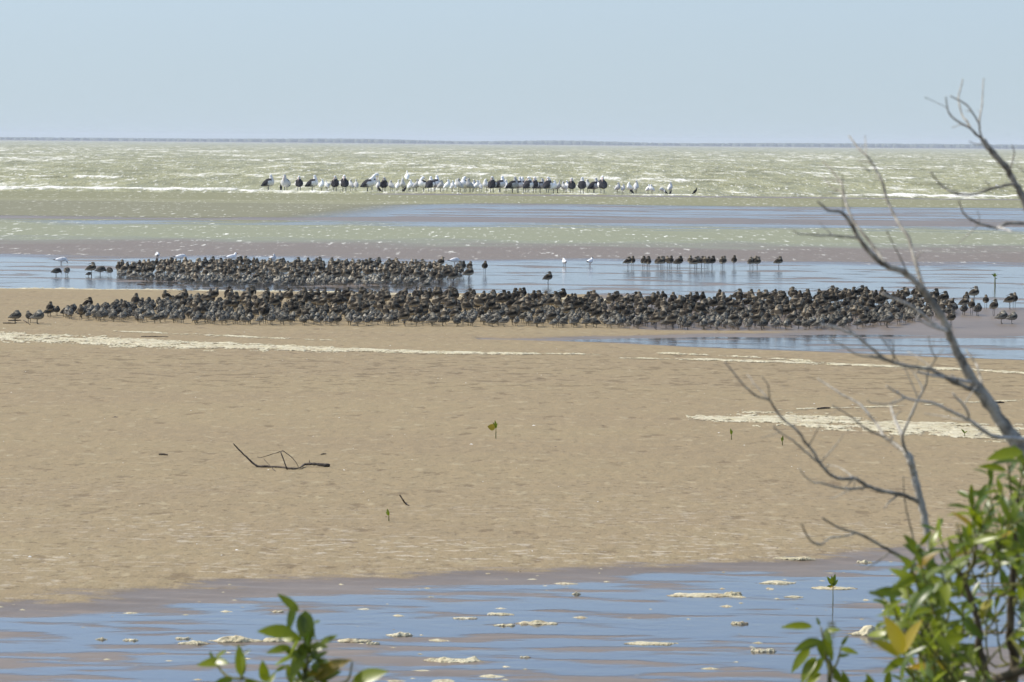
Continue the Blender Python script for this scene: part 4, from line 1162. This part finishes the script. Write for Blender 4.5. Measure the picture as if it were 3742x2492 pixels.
# ------------------------------------------------------------------ dead trees at the right
def limb_px(name, pts, w0, w1, d0, d1, mat, parent, knob=.14, seg=8):
    """pts = photo positions from base to tip, widths in photo pixels"""
    n = len(pts); dd = lin(d0, d1, n)
    P = [at(x, y, d) for (x, y), d in zip(pts, dd)]
    rad = [max(.0011, .44 * w * d / F) for w, d in zip(lin(w0, w1, n), dd)]
    o = limb(name, P, rad, mat, parent, seg, 5, knob)
    if n >= 5:
        for _ in range(max(1, n // 4)):
            i = rnd.randrange(1, n - 1); a = P[i]; ax = (P[i + 1] - P[i - 1]).normalized()
            sd = ax.cross(Vector((rnd.gauss(0, .4), 1, rnd.gauss(0, .4)))).normalized() * rnd.choice((-1, 1))
            dv = (sd + ax * rnd.uniform(.3, 1.0) + Vector((0, 0, .15))).normalized(); L = rnd.uniform(.006, .032) if rnd.random() < .6 else rnd.uniform(.04, .11)
            limb("stub", [a, a + dv * L * .6, a + dv * L + Vector((rnd.gauss(0, .003), 0, rnd.gauss(0, .003)))], [min(rad[i] * .55, .0025 + .02 * L), min(rad[i] * .4, .0015 + .012 * L), .0009], mat, parent, 5, 2, .1)
    return o
dt = empty("dead_tree", (1.62, 7.55, 0)); tag(dt, "bare grey dead tree leaning in from the right edge with forking limbs", "dead tree")
q = at(3760, 1668, 7.5)
limb("trunk", [Vector((1.62, 7.55, -.2)), Vector((1.55, 7.55, .9)), Vector((1.42, 7.52, 1.9)), q * .4 + Vector((1.3, 7.51, 2.55)) * .6, q, at(3667, 1546, 7.5), at(3580, 1425, 7.48), at(3531, 1352, 7.46), at(3487, 1260, 7.44), at(3458, 1192, 7.42), at(3424, 1129, 7.4),
     at(3386, 1076, 7.4), at(3361, 1047, 7.38), at(3308, 998, 7.36), at(3245, 974, 7.33), at(3201, 945, 7.3), at(3160, 898, 7.28), at(3136, 866, 7.26), at(3103, 807, 7.22), at(3080, 779, 7.2), at(3060, 771, 7.19), at(3029, 769, 7.17), at(3010, 755, 7.16), at(2988, 736, 7.15)],
     [.055, .045, .032, .024, .0175, .0155, .0132, .0112, .0093, .0084, .008, .008, .0076, .007, .0066, .0058, .0054, .005, .0042, .0038, .0034, .003, .0025, .0018], M_BARK, dt, 9, 5, .13)
limb_px("limb", [(3238, 970), (3202, 914), (3141, 838), (3115, 802), (3090, 736), (3080, 685), (3072, 664), (3044, 629), (3008, 590)], 15, 5, 7.33, 7.6, M_BARK, dt)
limb_px("twig", [(3082, 712), (3068, 696), (3044, 687), (3020, 660), (3008, 639)], 8, 4, 7.52, 7.6, M_BARK, dt)
limb_px("twig", [(3074, 668), (3050, 660), (3030, 652)], 5, 3, 7.54, 7.6, M_BARK, dt)
limb_px("twig", [(3082, 770), (3080, 720), (3079, 640)], 5, 2.5, 7.2, 7.1, M_BARK, dt)
limb_px("twig", [(3136, 868), (3100, 866), (3044, 861), (2990, 860), (2967, 858), (2920, 854), (2906, 848), (2899, 841)], 11, 4, 7.26, 7.0, M_BARK, dt)
limb_px("limb", [(3378, 1068), (3368, 1030), (3354, 990), (3342, 950), (3335, 925), (3320, 868), (3289, 822), (3268, 787), (3238, 720), (3222, 659), (3197, 613), (3171, 572), (3141, 547), (3120, 520), (3103, 496)], 17, 6, 7.4, 7.7, M_BARK, dt)
limb_px("twig", [(3185, 595), (3160, 590), (3130, 588)], 6, 3, 7.6, 7.65, M_BARK, dt)
limb_px("twig", [(3180, 628), (3160, 612), (3146, 602)], 6, 3, 7.6, 7.5, M_BARK, dt)
limb_px("twig", [(3165, 570), (3164, 540), (3162, 495)], 5, 2.5, 7.6, 7.9, M_BARK, dt)
limb_px("twig", [(3330, 1010), (3312, 985), (3268, 899), (3252, 868), (3240, 843)], 8, 4, 7.38, 7.2, M_BARK, dt)
limb_px("limb", [(3575, 1432), (3540, 1418), (3497, 1401), (3434, 1367), (3400, 1350), (3360, 1343), (3318, 1338), (3264, 1323), (3220, 1308), (3172, 1301)], 22, 12, 7.47, 7.2, M_BARK, dt)
limb_px("limb", [(3230, 1311), (3211, 1294), (3172, 1262), (3124, 1221), (3105, 1205), (3085, 1190)], 13, 6, 7.25, 7.1, M_BARK, dt)
limb_px("bleached_limb", [(3178, 1302), (3133, 1296), (3075, 1260), (3040, 1246), (3027, 1228)], 9, 4, 7.2, 6.9, M_GREY, dt)
limb_px("bleached_limb", [(3124, 1225), (3085, 1208), (3050, 1196), (3000, 1186)], 14, 8, 7.12, 6.6, M_PALE, dt)
limb_px("bleached_limb", [(3545, 1395), (3487, 1384), (3440, 1376), (3400, 1370), (3350, 1358)], 17, 8, 7.46, 7.3, M_PALE, dt)
limb_px("twig", [(3408, 1352), (3400, 1340), (3360, 1310), (3318, 1285)], 8, 4, 7.36, 7.5, M_BARK, dt)
limb_px("twig", [(3400, 1345), (3412, 1322), (3420, 1308), (3405, 1285), (3395, 1241), (3393, 1228)], 8, 3.5, 7.36, 7.2, M_BARK, dt)
limb_px("twig", [(3420, 1308), (3435, 1290), (3450, 1275)], 5, 3, 7.3, 7.3, M_BARK, dt)
limb_px("twig", [(3285, 1330), (3262, 1290), (3230, 1245), (3211, 1226)], 6, 3, 7.28, 7.1, M_BARK, dt)
limb_px("bleached_limb", [(3460, 1210), (3425, 1190), (3395, 1172), (3361, 1140), (3310, 1108), (3260, 1088), (3225, 1072)], 16, 8, 7.42, 6.8, M_PALE, dt)
limb_px("bleached_limb", [(3455, 1206), (3415, 1195), (3380, 1180), (3350, 1160)], 15, 8, 7.42, 6.7, M_PALE, dt)
limb_px("twig", [(3588, 1410), (3580, 1375), (3570, 1338), (3552, 1310), (3530, 1278)], 13, 7, 7.47, 7.7, M_BARK, dt)
limb_px("bleached_limb", [(3745, 1605), (3706, 1600), (3633, 1595), (3599, 1576), (3536, 1532), (3473, 1503), (3415, 1474), (3327, 1459), (3279, 1435), (3240, 1411)], 20, 7, 7.5, 7.0, M_PALE, dt)
limb_px("bleached_limb", [(3540, 1534), (3538, 1512), (3521, 1480), (3500, 1458), (3483, 1438)], 15, 7, 7.3, 7.1, M_PALE, dt)
limb_px("twig", [(3305, 1452), (3290, 1462), (3255, 1475), (3210, 1476), (3177, 1469), (3170, 1455)], 9, 4, 7.1, 6.9, M_GREY, dt)
limb_px("twig", [(3536, 1537), (3480, 1528), (3430, 1518), (3376, 1510)], 8, 4, 7.3, 7.5, M_BARK, dt)
up_ = [(3830, 1000), (3790, 860), (3745, 740), (3712, 675), (3682, 618), (3646, 578), (3615, 540), (3590, 508)]
limb("limb", [at(3765, 1680, 7.5) + Vector((.03, .0, -.02)), at(3870, 1400, 7.6), at(3880, 1200, 7.7)] + [at(x, y, d) for (x, y), d in zip(up_, lin(7.75, 7.7, 8))], [.016, .014, .0125, .0115, .0105, .0095, .0085, .008, .0075, .007, .0062], M_BARK, dt, 8, 5, .13)
limb_px("twig", [(3592, 510), (3565, 488), (3544, 468), (3515, 452), (3488, 435), (3470, 415), (3462, 394), (3457, 353)], 12, 5, 7.7, 7.6, M_BARK, dt)
limb_px("twig", [(3548, 470), (3535, 445), (3518, 425), (3506, 384), (3503, 353), (3510, 325), (3519, 290)], 9, 5, 7.68, 7.9, M_BARK, dt)
limb_px("twig", [(3590, 512), (3580, 475), (3577, 450), (3549, 404), (3530, 382), (3508, 368), (3473, 351)], 9, 5, 7.7, 7.5, M_BARK, dt)
limb_px("twig", [(3577, 450), (3584, 410), (3590, 379), (3590, 360), (3595, 287)], 8, 5, 7.66, 7.8, M_BARK, dt)
limb_px("twig", [(3590, 528), (3560, 525), (3542, 515)], 6, 3, 7.7, 7.7, M_BARK, dt)
limb_px("limb", [(3706, 672), (3665, 680), (3615, 692), (3580, 704), (3549, 711), (3510, 709), (3488, 705), (3455, 688), (3437, 675), (3418, 652), (3401, 627)], 13, 6, 7.72, 7.4, M_BARK, dt)
limb_px("twig", [(3625, 690), (3610, 672), (3597, 658)], 5, 3, 7.65, 7.6, M_BARK, dt)
limb_px("limb", [(3790, 822), (3742, 816), (3690, 815), (3667, 821), (3648, 833), (3620, 828), (3580, 817), (3550, 803), (3534, 792), (3520, 776), (3513, 761), (3503, 731)], 16, 6, 7.75, 7.4, M_BARK, dt)
limb_px("bleached_limb", [(3648, 832), (3668, 836), (3698, 846)], 12, 6, 7.6, 7.4, M_PALE, dt)
limb_px("twig", [(3690, 580 + 45), (3702, 580), (3706, 555), (3697, 530)], 8, 4, 7.7, 7.7, M_BARK, dt)
limb_px("twig", [(3760, 640), (3735, 620), (3715, 605)], 6, 3, 7.75, 7.6, M_BARK, dt)

ds_ = empty("bare_sapling", (0.98, 7.9, 0)); tag(ds_, "bare forked sapling rising out of the leafy mangrove", "dead tree")
limb("trunk", [Vector((.98, 7.9, -.2)), Vector((.99, 7.9, .9)), Vector((1.0, 7.88, 1.9)), at(3398, 2050, 7.8), at(3388, 1953, 7.8), at(3366, 1839, 7.8), at(3350, 1780, 7.8), at(3337, 1725, 7.8), at(3330, 1690, 7.79), at(3313, 1653, 7.79)],
     [.028, .022, .016, .0105, .0098, .0092, .0088, .0085, .0085, .0085], M_GREY, ds_, 9, 5, .1)
limb_px("limb", [(3316, 1660), (3300, 1620), (3298, 1600), (3301, 1580), (3327, 1522), (3356, 1459), (3381, 1411), (3388, 1380), (3396, 1345)], 16, 7, 7.79, 7.6, M_GREY, ds_)
limb_px("limb", [(3316, 1660), (3290, 1640), (3255, 1612), (3230, 1595), (3215, 1568), (3196, 1541), (3148, 1483), (3110, 1458), (3075, 1440), (3030, 1410), (2988, 1384)], 18, 6, 7.79, 8.1, M_BARK, ds_)
limb_px("twig", [(3235, 1598), (3205, 1586), (3172, 1571), (3140, 1548), (3109, 1522), (3070, 1497), (3041, 1482)], 10, 5, 7.86, 7.6, M_BARK, ds_)
limb_px("limb", [(3296, 1592), (3282, 1560), (3269, 1532), (3262, 1510), (3254, 1484)], 17, 8, 7.78, 7.9, M_GREY, ds_)
limb_px("twig", [(3372, 1432), (3366, 1408), (3350, 1380), (3337, 1358), (3320, 1340)], 7, 4, 7.66, 7.7, M_BARK, ds_)
limb_px("limb", [(3358, 1836), (3325, 1818), (3286, 1805), (3240, 1797), (3200, 1788), (3166, 1774), (3145, 1760), (3121, 1747), (3090, 1750), (3064, 1748), (3040, 1738), (3018, 1719), (2996, 1692), (2979, 1663), (2955, 1630), (2940, 1612), (2915, 1575), (2862, 1532), (2828, 1488), (2813, 1464), (2790, 1455), (2760, 1445), (2716, 1406), (2673, 1352), (2648, 1323)], 20, 6, 7.8, 7.4, M_BARK, ds_)
limb_px("twig", [(2808, 1460), (2785, 1432), (2755, 1403), (2745, 1385), (2730, 1368)], 7, 4, 7.5, 7.6, M_BARK, ds_)
limb_px("twig", [(2814, 1464), (2810, 1430), (2806, 1405), (2784, 1375)], 7, 3.5, 7.5, 7.3, M_BARK, ds_)
limb_px("twig", [(3000, 1696), (2975, 1678), (2955, 1660), (2920, 1630), (2891, 1605), (2850, 1580), (2826, 1558)], 10, 6, 7.6, 7.2, M_GREY, ds_)
limb_px("bleached_limb", [(3165, 1780), (3120, 1786), (3075, 1784), (3035, 1775), (3001, 1765), (2970, 1762), (2940, 1738), (2920, 1712)], 11, 4, 7.74, 7.3, M_GREY, ds_)
limb_px("twig", [(3120, 1748), (3095, 1725), (3060, 1705), (3030, 1700)], 5, 3, 7.72, 8.0, M_GREY, ds_)
limb_px("limb", [(3400, 2100), (3340, 2062), (3300, 2036), (3255, 2014), (3212, 1990), (3170, 1965), (3127, 1947), (3100, 1940), (3070, 1930), (3035, 1912), (3004, 1892)], 17, 7, 7.7, 7.3, M_BARK, ds_)
limb_px("twig", [(3125, 1949), (3090, 1958), (3060, 1962), (3035, 1965), (3010, 1982)], 9, 6, 7.5, 7.2, M_GREY, ds_)
limb_px("twig", [(2995, 1990), (2970, 1982), (2948, 1955), (2928, 1912)], 12, 5, 7.15, 7.0, M_BARK, ds_)
limb_px("twig", [(3010, 1982), (3000, 1990), (2985, 1985)], 8, 10, 7.2, 7.15, M_BARK, ds_)
limb_px("twig", [(3372, 2100), (3357, 2044), (3331, 1941), (3311, 1856), (3303, 1788), (3301, 1740)], 10, 4, 7.5, 7.2, M_BARK, ds_)

# ------------------------------------------------------------------ leafy mangrove at the right
mg = empty("mangrove_bush", (1.05, 7.2, 0)); tag(mg, "leafy green mangrove bush with some yellow leaves filling the lower right corner", "mangrove")
poly = [(3742, 1640), (3640, 1690), (3570, 1735), (3540, 1800), (3525, 1900), (3400, 1915), (3355, 1975), (3320, 2060), (3290, 2100), (3200, 2150), (3240, 2210), (3290, 2250), (3260, 2300), (3270, 2370), (3240, 2420), (3290, 2492), (3320, 2620), (3900, 2620), (3900, 1640)]
def in_poly(x, y, P):
    c = False; j = len(P) - 1
    for i in range(len(P)):
        if (P[i][1] > y) != (P[j][1] > y) and x < (P[j][0] - P[i][0]) * (y - P[i][1]) / (P[j][1] - P[i][1]) + P[i][0]: c = not c
        j = i
    return c
holes = [(3600, 2120, 45), (3640, 2320, 55), (3470, 2250, 22), (3700, 2240, 30), (3560, 2020, 30), (3480, 2180, 25), (3690, 2420, 50), (3620, 2390, 35)]
def seen(x, y): return 0 <= x <= 3742 and 0 <= y <= 2492
# woody stems from the ground
stems = []
for bx, by, path, w0, w1 in [
    (1.02, 7.25, [(3700, 2520, 7.25), (3690, 2330, 7.2), (3700, 2150, 7.15), (3712, 1990, 7.1), (3720, 1800, 7.1)], .03, .006),
    (0.95, 7.1, [(3585, 2540, 7.1), (3580, 2380, 7.08), (3570, 2260, 7.05), (3520, 2120, 7.0), (3460, 2020, 7.0)], .028, .005),
    (0.9, 7.3, [(3420, 2560, 7.3), (3400, 2400, 7.25), (3390, 2260, 7.2), (3360, 2130, 7.15)], .022, .004),
    (1.2, 7.0, [(3860, 2420, 6.95), (3742, 2445, 6.9), (3660, 2480, 6.9), (3600, 2500, 6.92)], .03, .012),
    (1.15, 7.4, [(3850, 2300, 7.4), (3800, 2000, 7.4), (3760, 1750, 7.35), (3740, 1690, 7.3)], .03, .006)]:
    P = [Vector((bx, by, -.15)), Vector((bx, by, .8)), Vector((bx * 1.02, by, 1.5))] + [at(*q) for q in path]
    n = len(P); limb("stem", P, lin(w0 * .6, w1 * .7, n), M_BROWNBARK if w0 > .025 else M_STEM, mg, 7, 4, .1)
    stems += [at(*q) for q in path]
leaf_spec = []
tries = 0
shoots = []
r2 = random.Random(23)
while len(shoots) < 135 and tries < 20000:
    tries += 1
    x, y = r2.uniform(3180, 3860), r2.uniform(1650, 2560)
    if not in_poly(x, y, poly): continue
    if any((x - hx) ** 2 + (y - hy) ** 2 < hr ** 2 * 2.4 for hx, hy, hr in holes): continue
    if any((x - a) ** 2 + (y - b) ** 2 < 26 ** 2 for a, b, _ in shoots): continue
    shoots.append((x, y, r2.uniform(6.6, 7.7)))
for x, y, d in shoots:
    tip = at(x, y, d)
    near_s = min(stems, key=lambda s: (s - tip).length)
    ax = (tip - near_s); ax.z = abs(ax.z) * .5 + .12; ax.normalize()
    ax = (ax + Vector((r2.gauss(-.15, .3), r2.gauss(-.1, .3), .5))).normalized()
    st_ = tip - ax * .13
    P = [near_s * .35 + st_ * .65 + Vector((0, 0, -.03)), st_, tip]
    limb("twig", P, [.0035, .0028, .0016], M_STEM, mg, 5, 3, .05)
    a0 = r2.uniform(0, 6.28)
    side = ax.cross(Vector((.2, .9, .3))).normalized(); sd2 = ax.cross(side)
    for k in range(4):
        pos = tip - ax * (.012 + .028 * k)
        for j in (0, 1):
            if r2.random() < .12: continue
            th = a0 + k * 1.5708 + j * math.pi
            out = side * math.cos(th) + sd2 * math.sin(th)
            dirv = (out * (.55 + .14 * k) + ax * (.75 - .2 * k) + Vector((0, 0, -.10 - .06 * k))).normalized()
            L = r2.uniform(.044, .072) * (.7 if k == 0 else 1)
            leaf_spec.append((pos, pos + dirv * L, d, r2.uniform(-.4, .4)))
def px_of(p):
    v = p - Vector((0, 0, CAM_H)); dep = v.dot(fw); return CX + F * v.dot(rt) / dep, CY - F * v.dot(up) / dep
leaf_spec = [s for s in leaf_spec if not any((px_of((s[0] + s[1]) / 2)[0] - hx) ** 2 + (px_of((s[0] + s[1]) / 2)[1] - hy) ** 2 < (hr * 1.05) ** 2 for hx, hy, hr in holes)]
def share(s): x, y = px_of((s[0] + s[1]) / 2); return 0 if seen(x, y) else 1
leaf_spec.sort(key=lambda s: (share(s), s[2]))
fixed = [((3300, 2390), (3238, 2250), Y_, 6.6), ((3290, 2400), (3190, 2332), Y_, 6.6), ((3300, 2385), (3360, 2262), Y_, 6.62), ((3340, 2080), (3430, 2110), LEAVES[3], 6.7), ((3235, 2190), (3180, 2155), LEAVES[0], 6.7), ((3300, 2170), (3190, 2155), LEAVES[3], 6.72), ((3300, 2190), (3215, 2240), LEAVES[0], 6.7),
         ((3420, 2140), (3310, 2215), LEAVES[4], 6.6), ((3465, 2130), (3440, 2235), LEAVES[3], 6.6), ((3425, 2320), (3480, 2400), LEAVES[3], 6.6), ((3740, 2410), (3700, 2330), Y_, 6.7), ((3720, 2420), (3690, 2390), Y_, 6.7), ((3740, 1650), (3612, 1662), LEAVES[3], 7.0), ((3742, 1690), (3620, 1680), LEAVES[0], 7.0), ((3680, 1720), (3580, 1695), LEAVES[0], 7.0)]
for a, b, me, d in fixed: leaf(me, at(*a, d), at(*b, d - .03), mg, r2.uniform(-.3, .3))
loose = []
for i, (b, tp, d, roll) in enumerate(leaf_spec):
    me = r2.choice(LEAVES) if r2.random() > .045 else r2.choice(LEAF_Y)
    if i < 300 - len(fixed): leaf(me, b, tp, mg, roll, "leaf", Vector((r2.gauss(-.25, .35), r2.gauss(-.4, .35), .8)))
    else: loose.append((b, tp))
# leaves past the limit, and the lower part of the bush under the picture, in one piece
for _ in range(420):
    z = r2.uniform(.7, 1.9); c = Vector((r2.uniform(.5, 1.9), r2.uniform(6.7, 7.9), z))
    d = Vector((r2.gauss(0, 1), r2.gauss(0, 1), r2.gauss(.2, .7))).normalized(); loose.append((c, c + d * r2.uniform(.05, .08)))
def loose_leaves(name, lst, parent, mat):
    V, Fc = [], []
    for b, tp in lst:
        d = tp - b; y = Vector((r2.gauss(-.2, .3), r2.gauss(-.4, .3), .8)).cross(d.normalized()).normalized(); z = d.normalized().cross(y); L = d.length
        o = b - parent.location; k = len(V)
        for t_, hw, dz in ((0, .02, 0), (.25, .12, 0), (.55, .16, -.03), (.8, .10, -.07), (1, .005, -.12)):
            V += [o + d * t_ - y * hw * L + z * (dz + hw * .3) * L, o + d * t_ + z * dz * L, o + d * t_ + y * hw * L + z * (dz + hw * .3) * L]
        for i in range(4):
            a = k + i * 3; Fc += [(a, a + 3, a + 4, a + 1), (a + 1, a + 4, a + 5, a + 2)]
    o = link(name, mesh_from(name, V, Fc, [mat]), parent); o["kind"] = "stuff"
loose_leaves("foliage", loose, mg, M_LEAF)

# small shoot cluster left of the bush, rooted in the pool
sh = empty("mangrove_shoot", (.72, 7.3, 0)); tag(sh, "small leafy mangrove shoot left of the big bush at the bottom edge", "mangrove")
limb("stem", [Vector((.72, 7.3, -.1)), Vector((.70, 7.3, 1.2)), at(3030, 2560, 7.3), at(3022, 2420, 7.3), at(3000, 2290, 7.3)], [.014, .011, .006, .004, .002], M_STEM, sh, 6, 4, .08)
limb("stem", [at(3026, 2480, 7.3), at(3060, 2420, 7.25), at(3075, 2360, 7.22)], [.003, .0025, .0015], M_STEM, sh, 5, 3, .05)
for a, b, k, dz, rl in [((2970, 2290), (2855, 2278), 0, -.02, .5), ((2995, 2285), (2985, 2255), 1, 0, .1), ((3010, 2330), (3040, 2400), 3, -.03, -.3), ((3000, 2340), (2900, 2360), 3, -.03, .2), ((2960, 2370), (2885, 2440), 1, -.02, .2), ((2980, 2400), (2920, 2480), 3, -.03, .4), ((3010, 2400), (2950, 2490), 0, 0, .1),
    ((3075, 2360), (3100, 2320), 0, 0, .2), ((3070, 2370), (3130, 2375), 1, -.02, -.2), ((3060, 2400), (3110, 2395), 5, .02, -.3), ((3010, 2310), (3065, 2290), 3, -.02, -.4), ((3020, 2420), (2985, 2330), 0, .02, .6), ((3020, 2430), (3075, 2470), 3, -.02, -.3), ((3000, 2460), (2930, 2510), 3, 0, .3), ((3040, 2470), (3110, 2500), 1, 0, -.3),
    ((3100, 2520), (3080, 2450), 3, 0, .2), ((3150, 2530), (3180, 2470), 1, 0, .2), ((3200, 2540), (3170, 2460), 3, 0, .3), ((3240, 2540), (3250, 2440), 0, 0, .3), ((3010, 2350), (2950, 2330), 5, 0, .4), ((3015, 2300), (3030, 2345), 3, -.03, .9)]:
    q = at(*b, 7.3); q.y += dz; leaf(LEAVES[k], at(*a, 7.3), q, sh, rl * .6, "leaf", Vector((-.15, -.85, .5)))

# ------------------------------------------------------------------ leafy shoot at the bottom left
sl = empty("mangrove_sapling", (-.40, 6.9, 0)); tag(sl, "young mangrove sapling with glossy pointed leaves rising at the bottom left", "mangrove")
DL = 6.9
def cl(x, y): return (600 + .3822 * x, 2050 + .3822 * y)
limb("stem", [Vector((-.40, 6.9, -.1)), Vector((-.42, 6.9, 1.2)), at(1110, 2600, DL), at(*cl(1360, 1120), DL), at(*cl(1370, 900), DL), at(*cl(1330, 700), DL), at(*cl(1290, 520), DL)], [.014, .011, .006, .004, .0035, .003, .002], M_STEM, sl, 6, 4, .08)
limb("stem", [at(1100, 2580, DL), at(*cl(960, 1180), DL + .05), at(*cl(760, 1120), DL + .08), at(*cl(740, 1040), DL + .08), at(*cl(735, 900), DL + .08)], [.005, .004, .0035, .003, .002], M_STEM, sl, 6, 4, .08)
limb("stem", [at(*cl(740, 1130), DL + .08), at(*cl(600, 1100), DL + .1), at(*cl(520, 1010), DL + .12), at(*cl(480, 930), DL + .12)], [.0035, .003, .0025, .0015], M_STEM, sl, 6, 4, .08)
limb("stem", [at(*cl(1400, 1250), DL), at(*cl(1620, 1200), DL), at(*cl(1760, 1130), DL), at(*cl(1800, 950), DL)], [.004, .0035, .0025, .0015], M_STEM, sl, 6, 4, .08)
for a, b, me, dz, rl in [
    ((1290, 480), (1095, 300), LEAVES_W[0], -.02, .3), ((1250, 400), (1185, 690), LEAVES_W[2], .01, .4), ((1250, 690), (905, 635), LEAVES_W[3], -.03, .2), ((1345, 470), (1390, 800), LEAVES_W[3], -.03, -.2), ((1310, 500), (1300, 730), LEAVES_W[1], -.02, .3),
    ((1320, 720), (1180, 870), LEAVES_W[3], -.05, 2.6), ((1350, 790), (1215, 1105), LEAVES_W[0], -.06, .1), ((1390, 820), (1560, 790), LEAVES_W[3], -.04, -.2), ((1490, 800), (1650, 700), LEAVES_W[3], .02, -.5), ((1390, 850), (1520, 980), LEAVES_W[1], .02, -.3), ((1210, 820), (980, 850), LEAVES_W[1], -.02, .3),
    ((1250, 900), (1050, 965), LEAVES_W[0], -.04, 2.8), ((1170, 1000), (1065, 1040), LEAVES_W[0], -.03, .3), ((1430, 1130), (1725, 890), LEAF_Y[1], -.04, -.3), ((1310, 1150), (1520, 1010), Y_, -.02, -.2), ((1440, 1150), (1690, 1040), LEAVES_W[3], .02, -.4), ((1330, 1160), (1260, 1020), LEAVES_W[4], 0, .3),
    ((1790, 1165), (2120, 1005), LEAVES_W[3], -.05, -.3), ((970, 1160), (945, 945), LEAVES_W[3], -.04, .1), ((1000, 1180), (1050, 1060), LEAVES_W[1], .02, -.3), ((740, 1110), (715, 795), LEAVES_W[0], 0, .5), ((750, 1110), (780, 870), LEAVES_W[3], -.04, 2.9), ((760, 890), (830, 840), LEAVES_W[0], 0, -.4),
    ((600, 955), (325, 955), LEAVES_W[1], -.03, .3), ((480, 950), (620, 950), LEAVES_W[3], -.04, -.2), ((470, 950), (435, 860), LEAVES_W[0], 0, .3), ((500, 920), (590, 850), LEAVES_W[0], .02, -.5), ((660, 1130), (490, 1140), LEAVES_W[3], -.03, .2), ((760, 1150), (900, 1150), LEAVES_W[3], -.03, -.2), ((1360, 1120), (1330, 950), LEAVES_W[5], .02, .4),
    ((1400, 1200), (1280, 1080), LEAVES_W[3], .03, .4), ((1370, 1000), (1440, 860), LEAVES_W[0], .03, -.5), ((1440, 600), (1480, 570), LEAVES_W[0], .04, 0), ((1220, 1180), (1180, 980), LEAVES_W[4], .02, .6), ((1560, 1210), (1480, 1080), LEAVES_W[1], .02, .6)]:
    q = at(*cl(*b), DL); q.y += dz * .7
    leaf(me, at(*cl(*a), DL), q, sl, rl * .6, "leaf", Vector((-.15, -.85, .5)))
for _ in range(26):
    a = cl(1340 + r2.gauss(0, 70), r2.uniform(700, 1180)); an = r2.uniform(-2.9, .3); L = r2.uniform(50, 95)
    q = at(a[0] + L * math.cos(an), a[1] + L * math.sin(an) * .8, DL + r2.uniform(-.04, .05))
    leaf(r2.choice(LEAVES_W), at(*a, DL + r2.uniform(-.02, .02)), q, sl, r2.uniform(-.5, .5), "leaf", Vector((r2.gauss(-.2, .3), -.7, .6)))
lo = []
for _ in range(40):
    c = Vector((-.42 + r2.gauss(0, .10), 6.9 + r2.gauss(0, .1), r2.uniform(1.0, 2.1)))
    if px_of(c)[1] < 2580: continue
    d = Vector((r2.gauss(0, 1), r2.gauss(0, 1), r2.gauss(.2, .6))).normalized(); lo.append((c, c + d * r2.uniform(.05, .075)))
loose_leaves("foliage", lo, sl, M_LEAF)

tick("end")
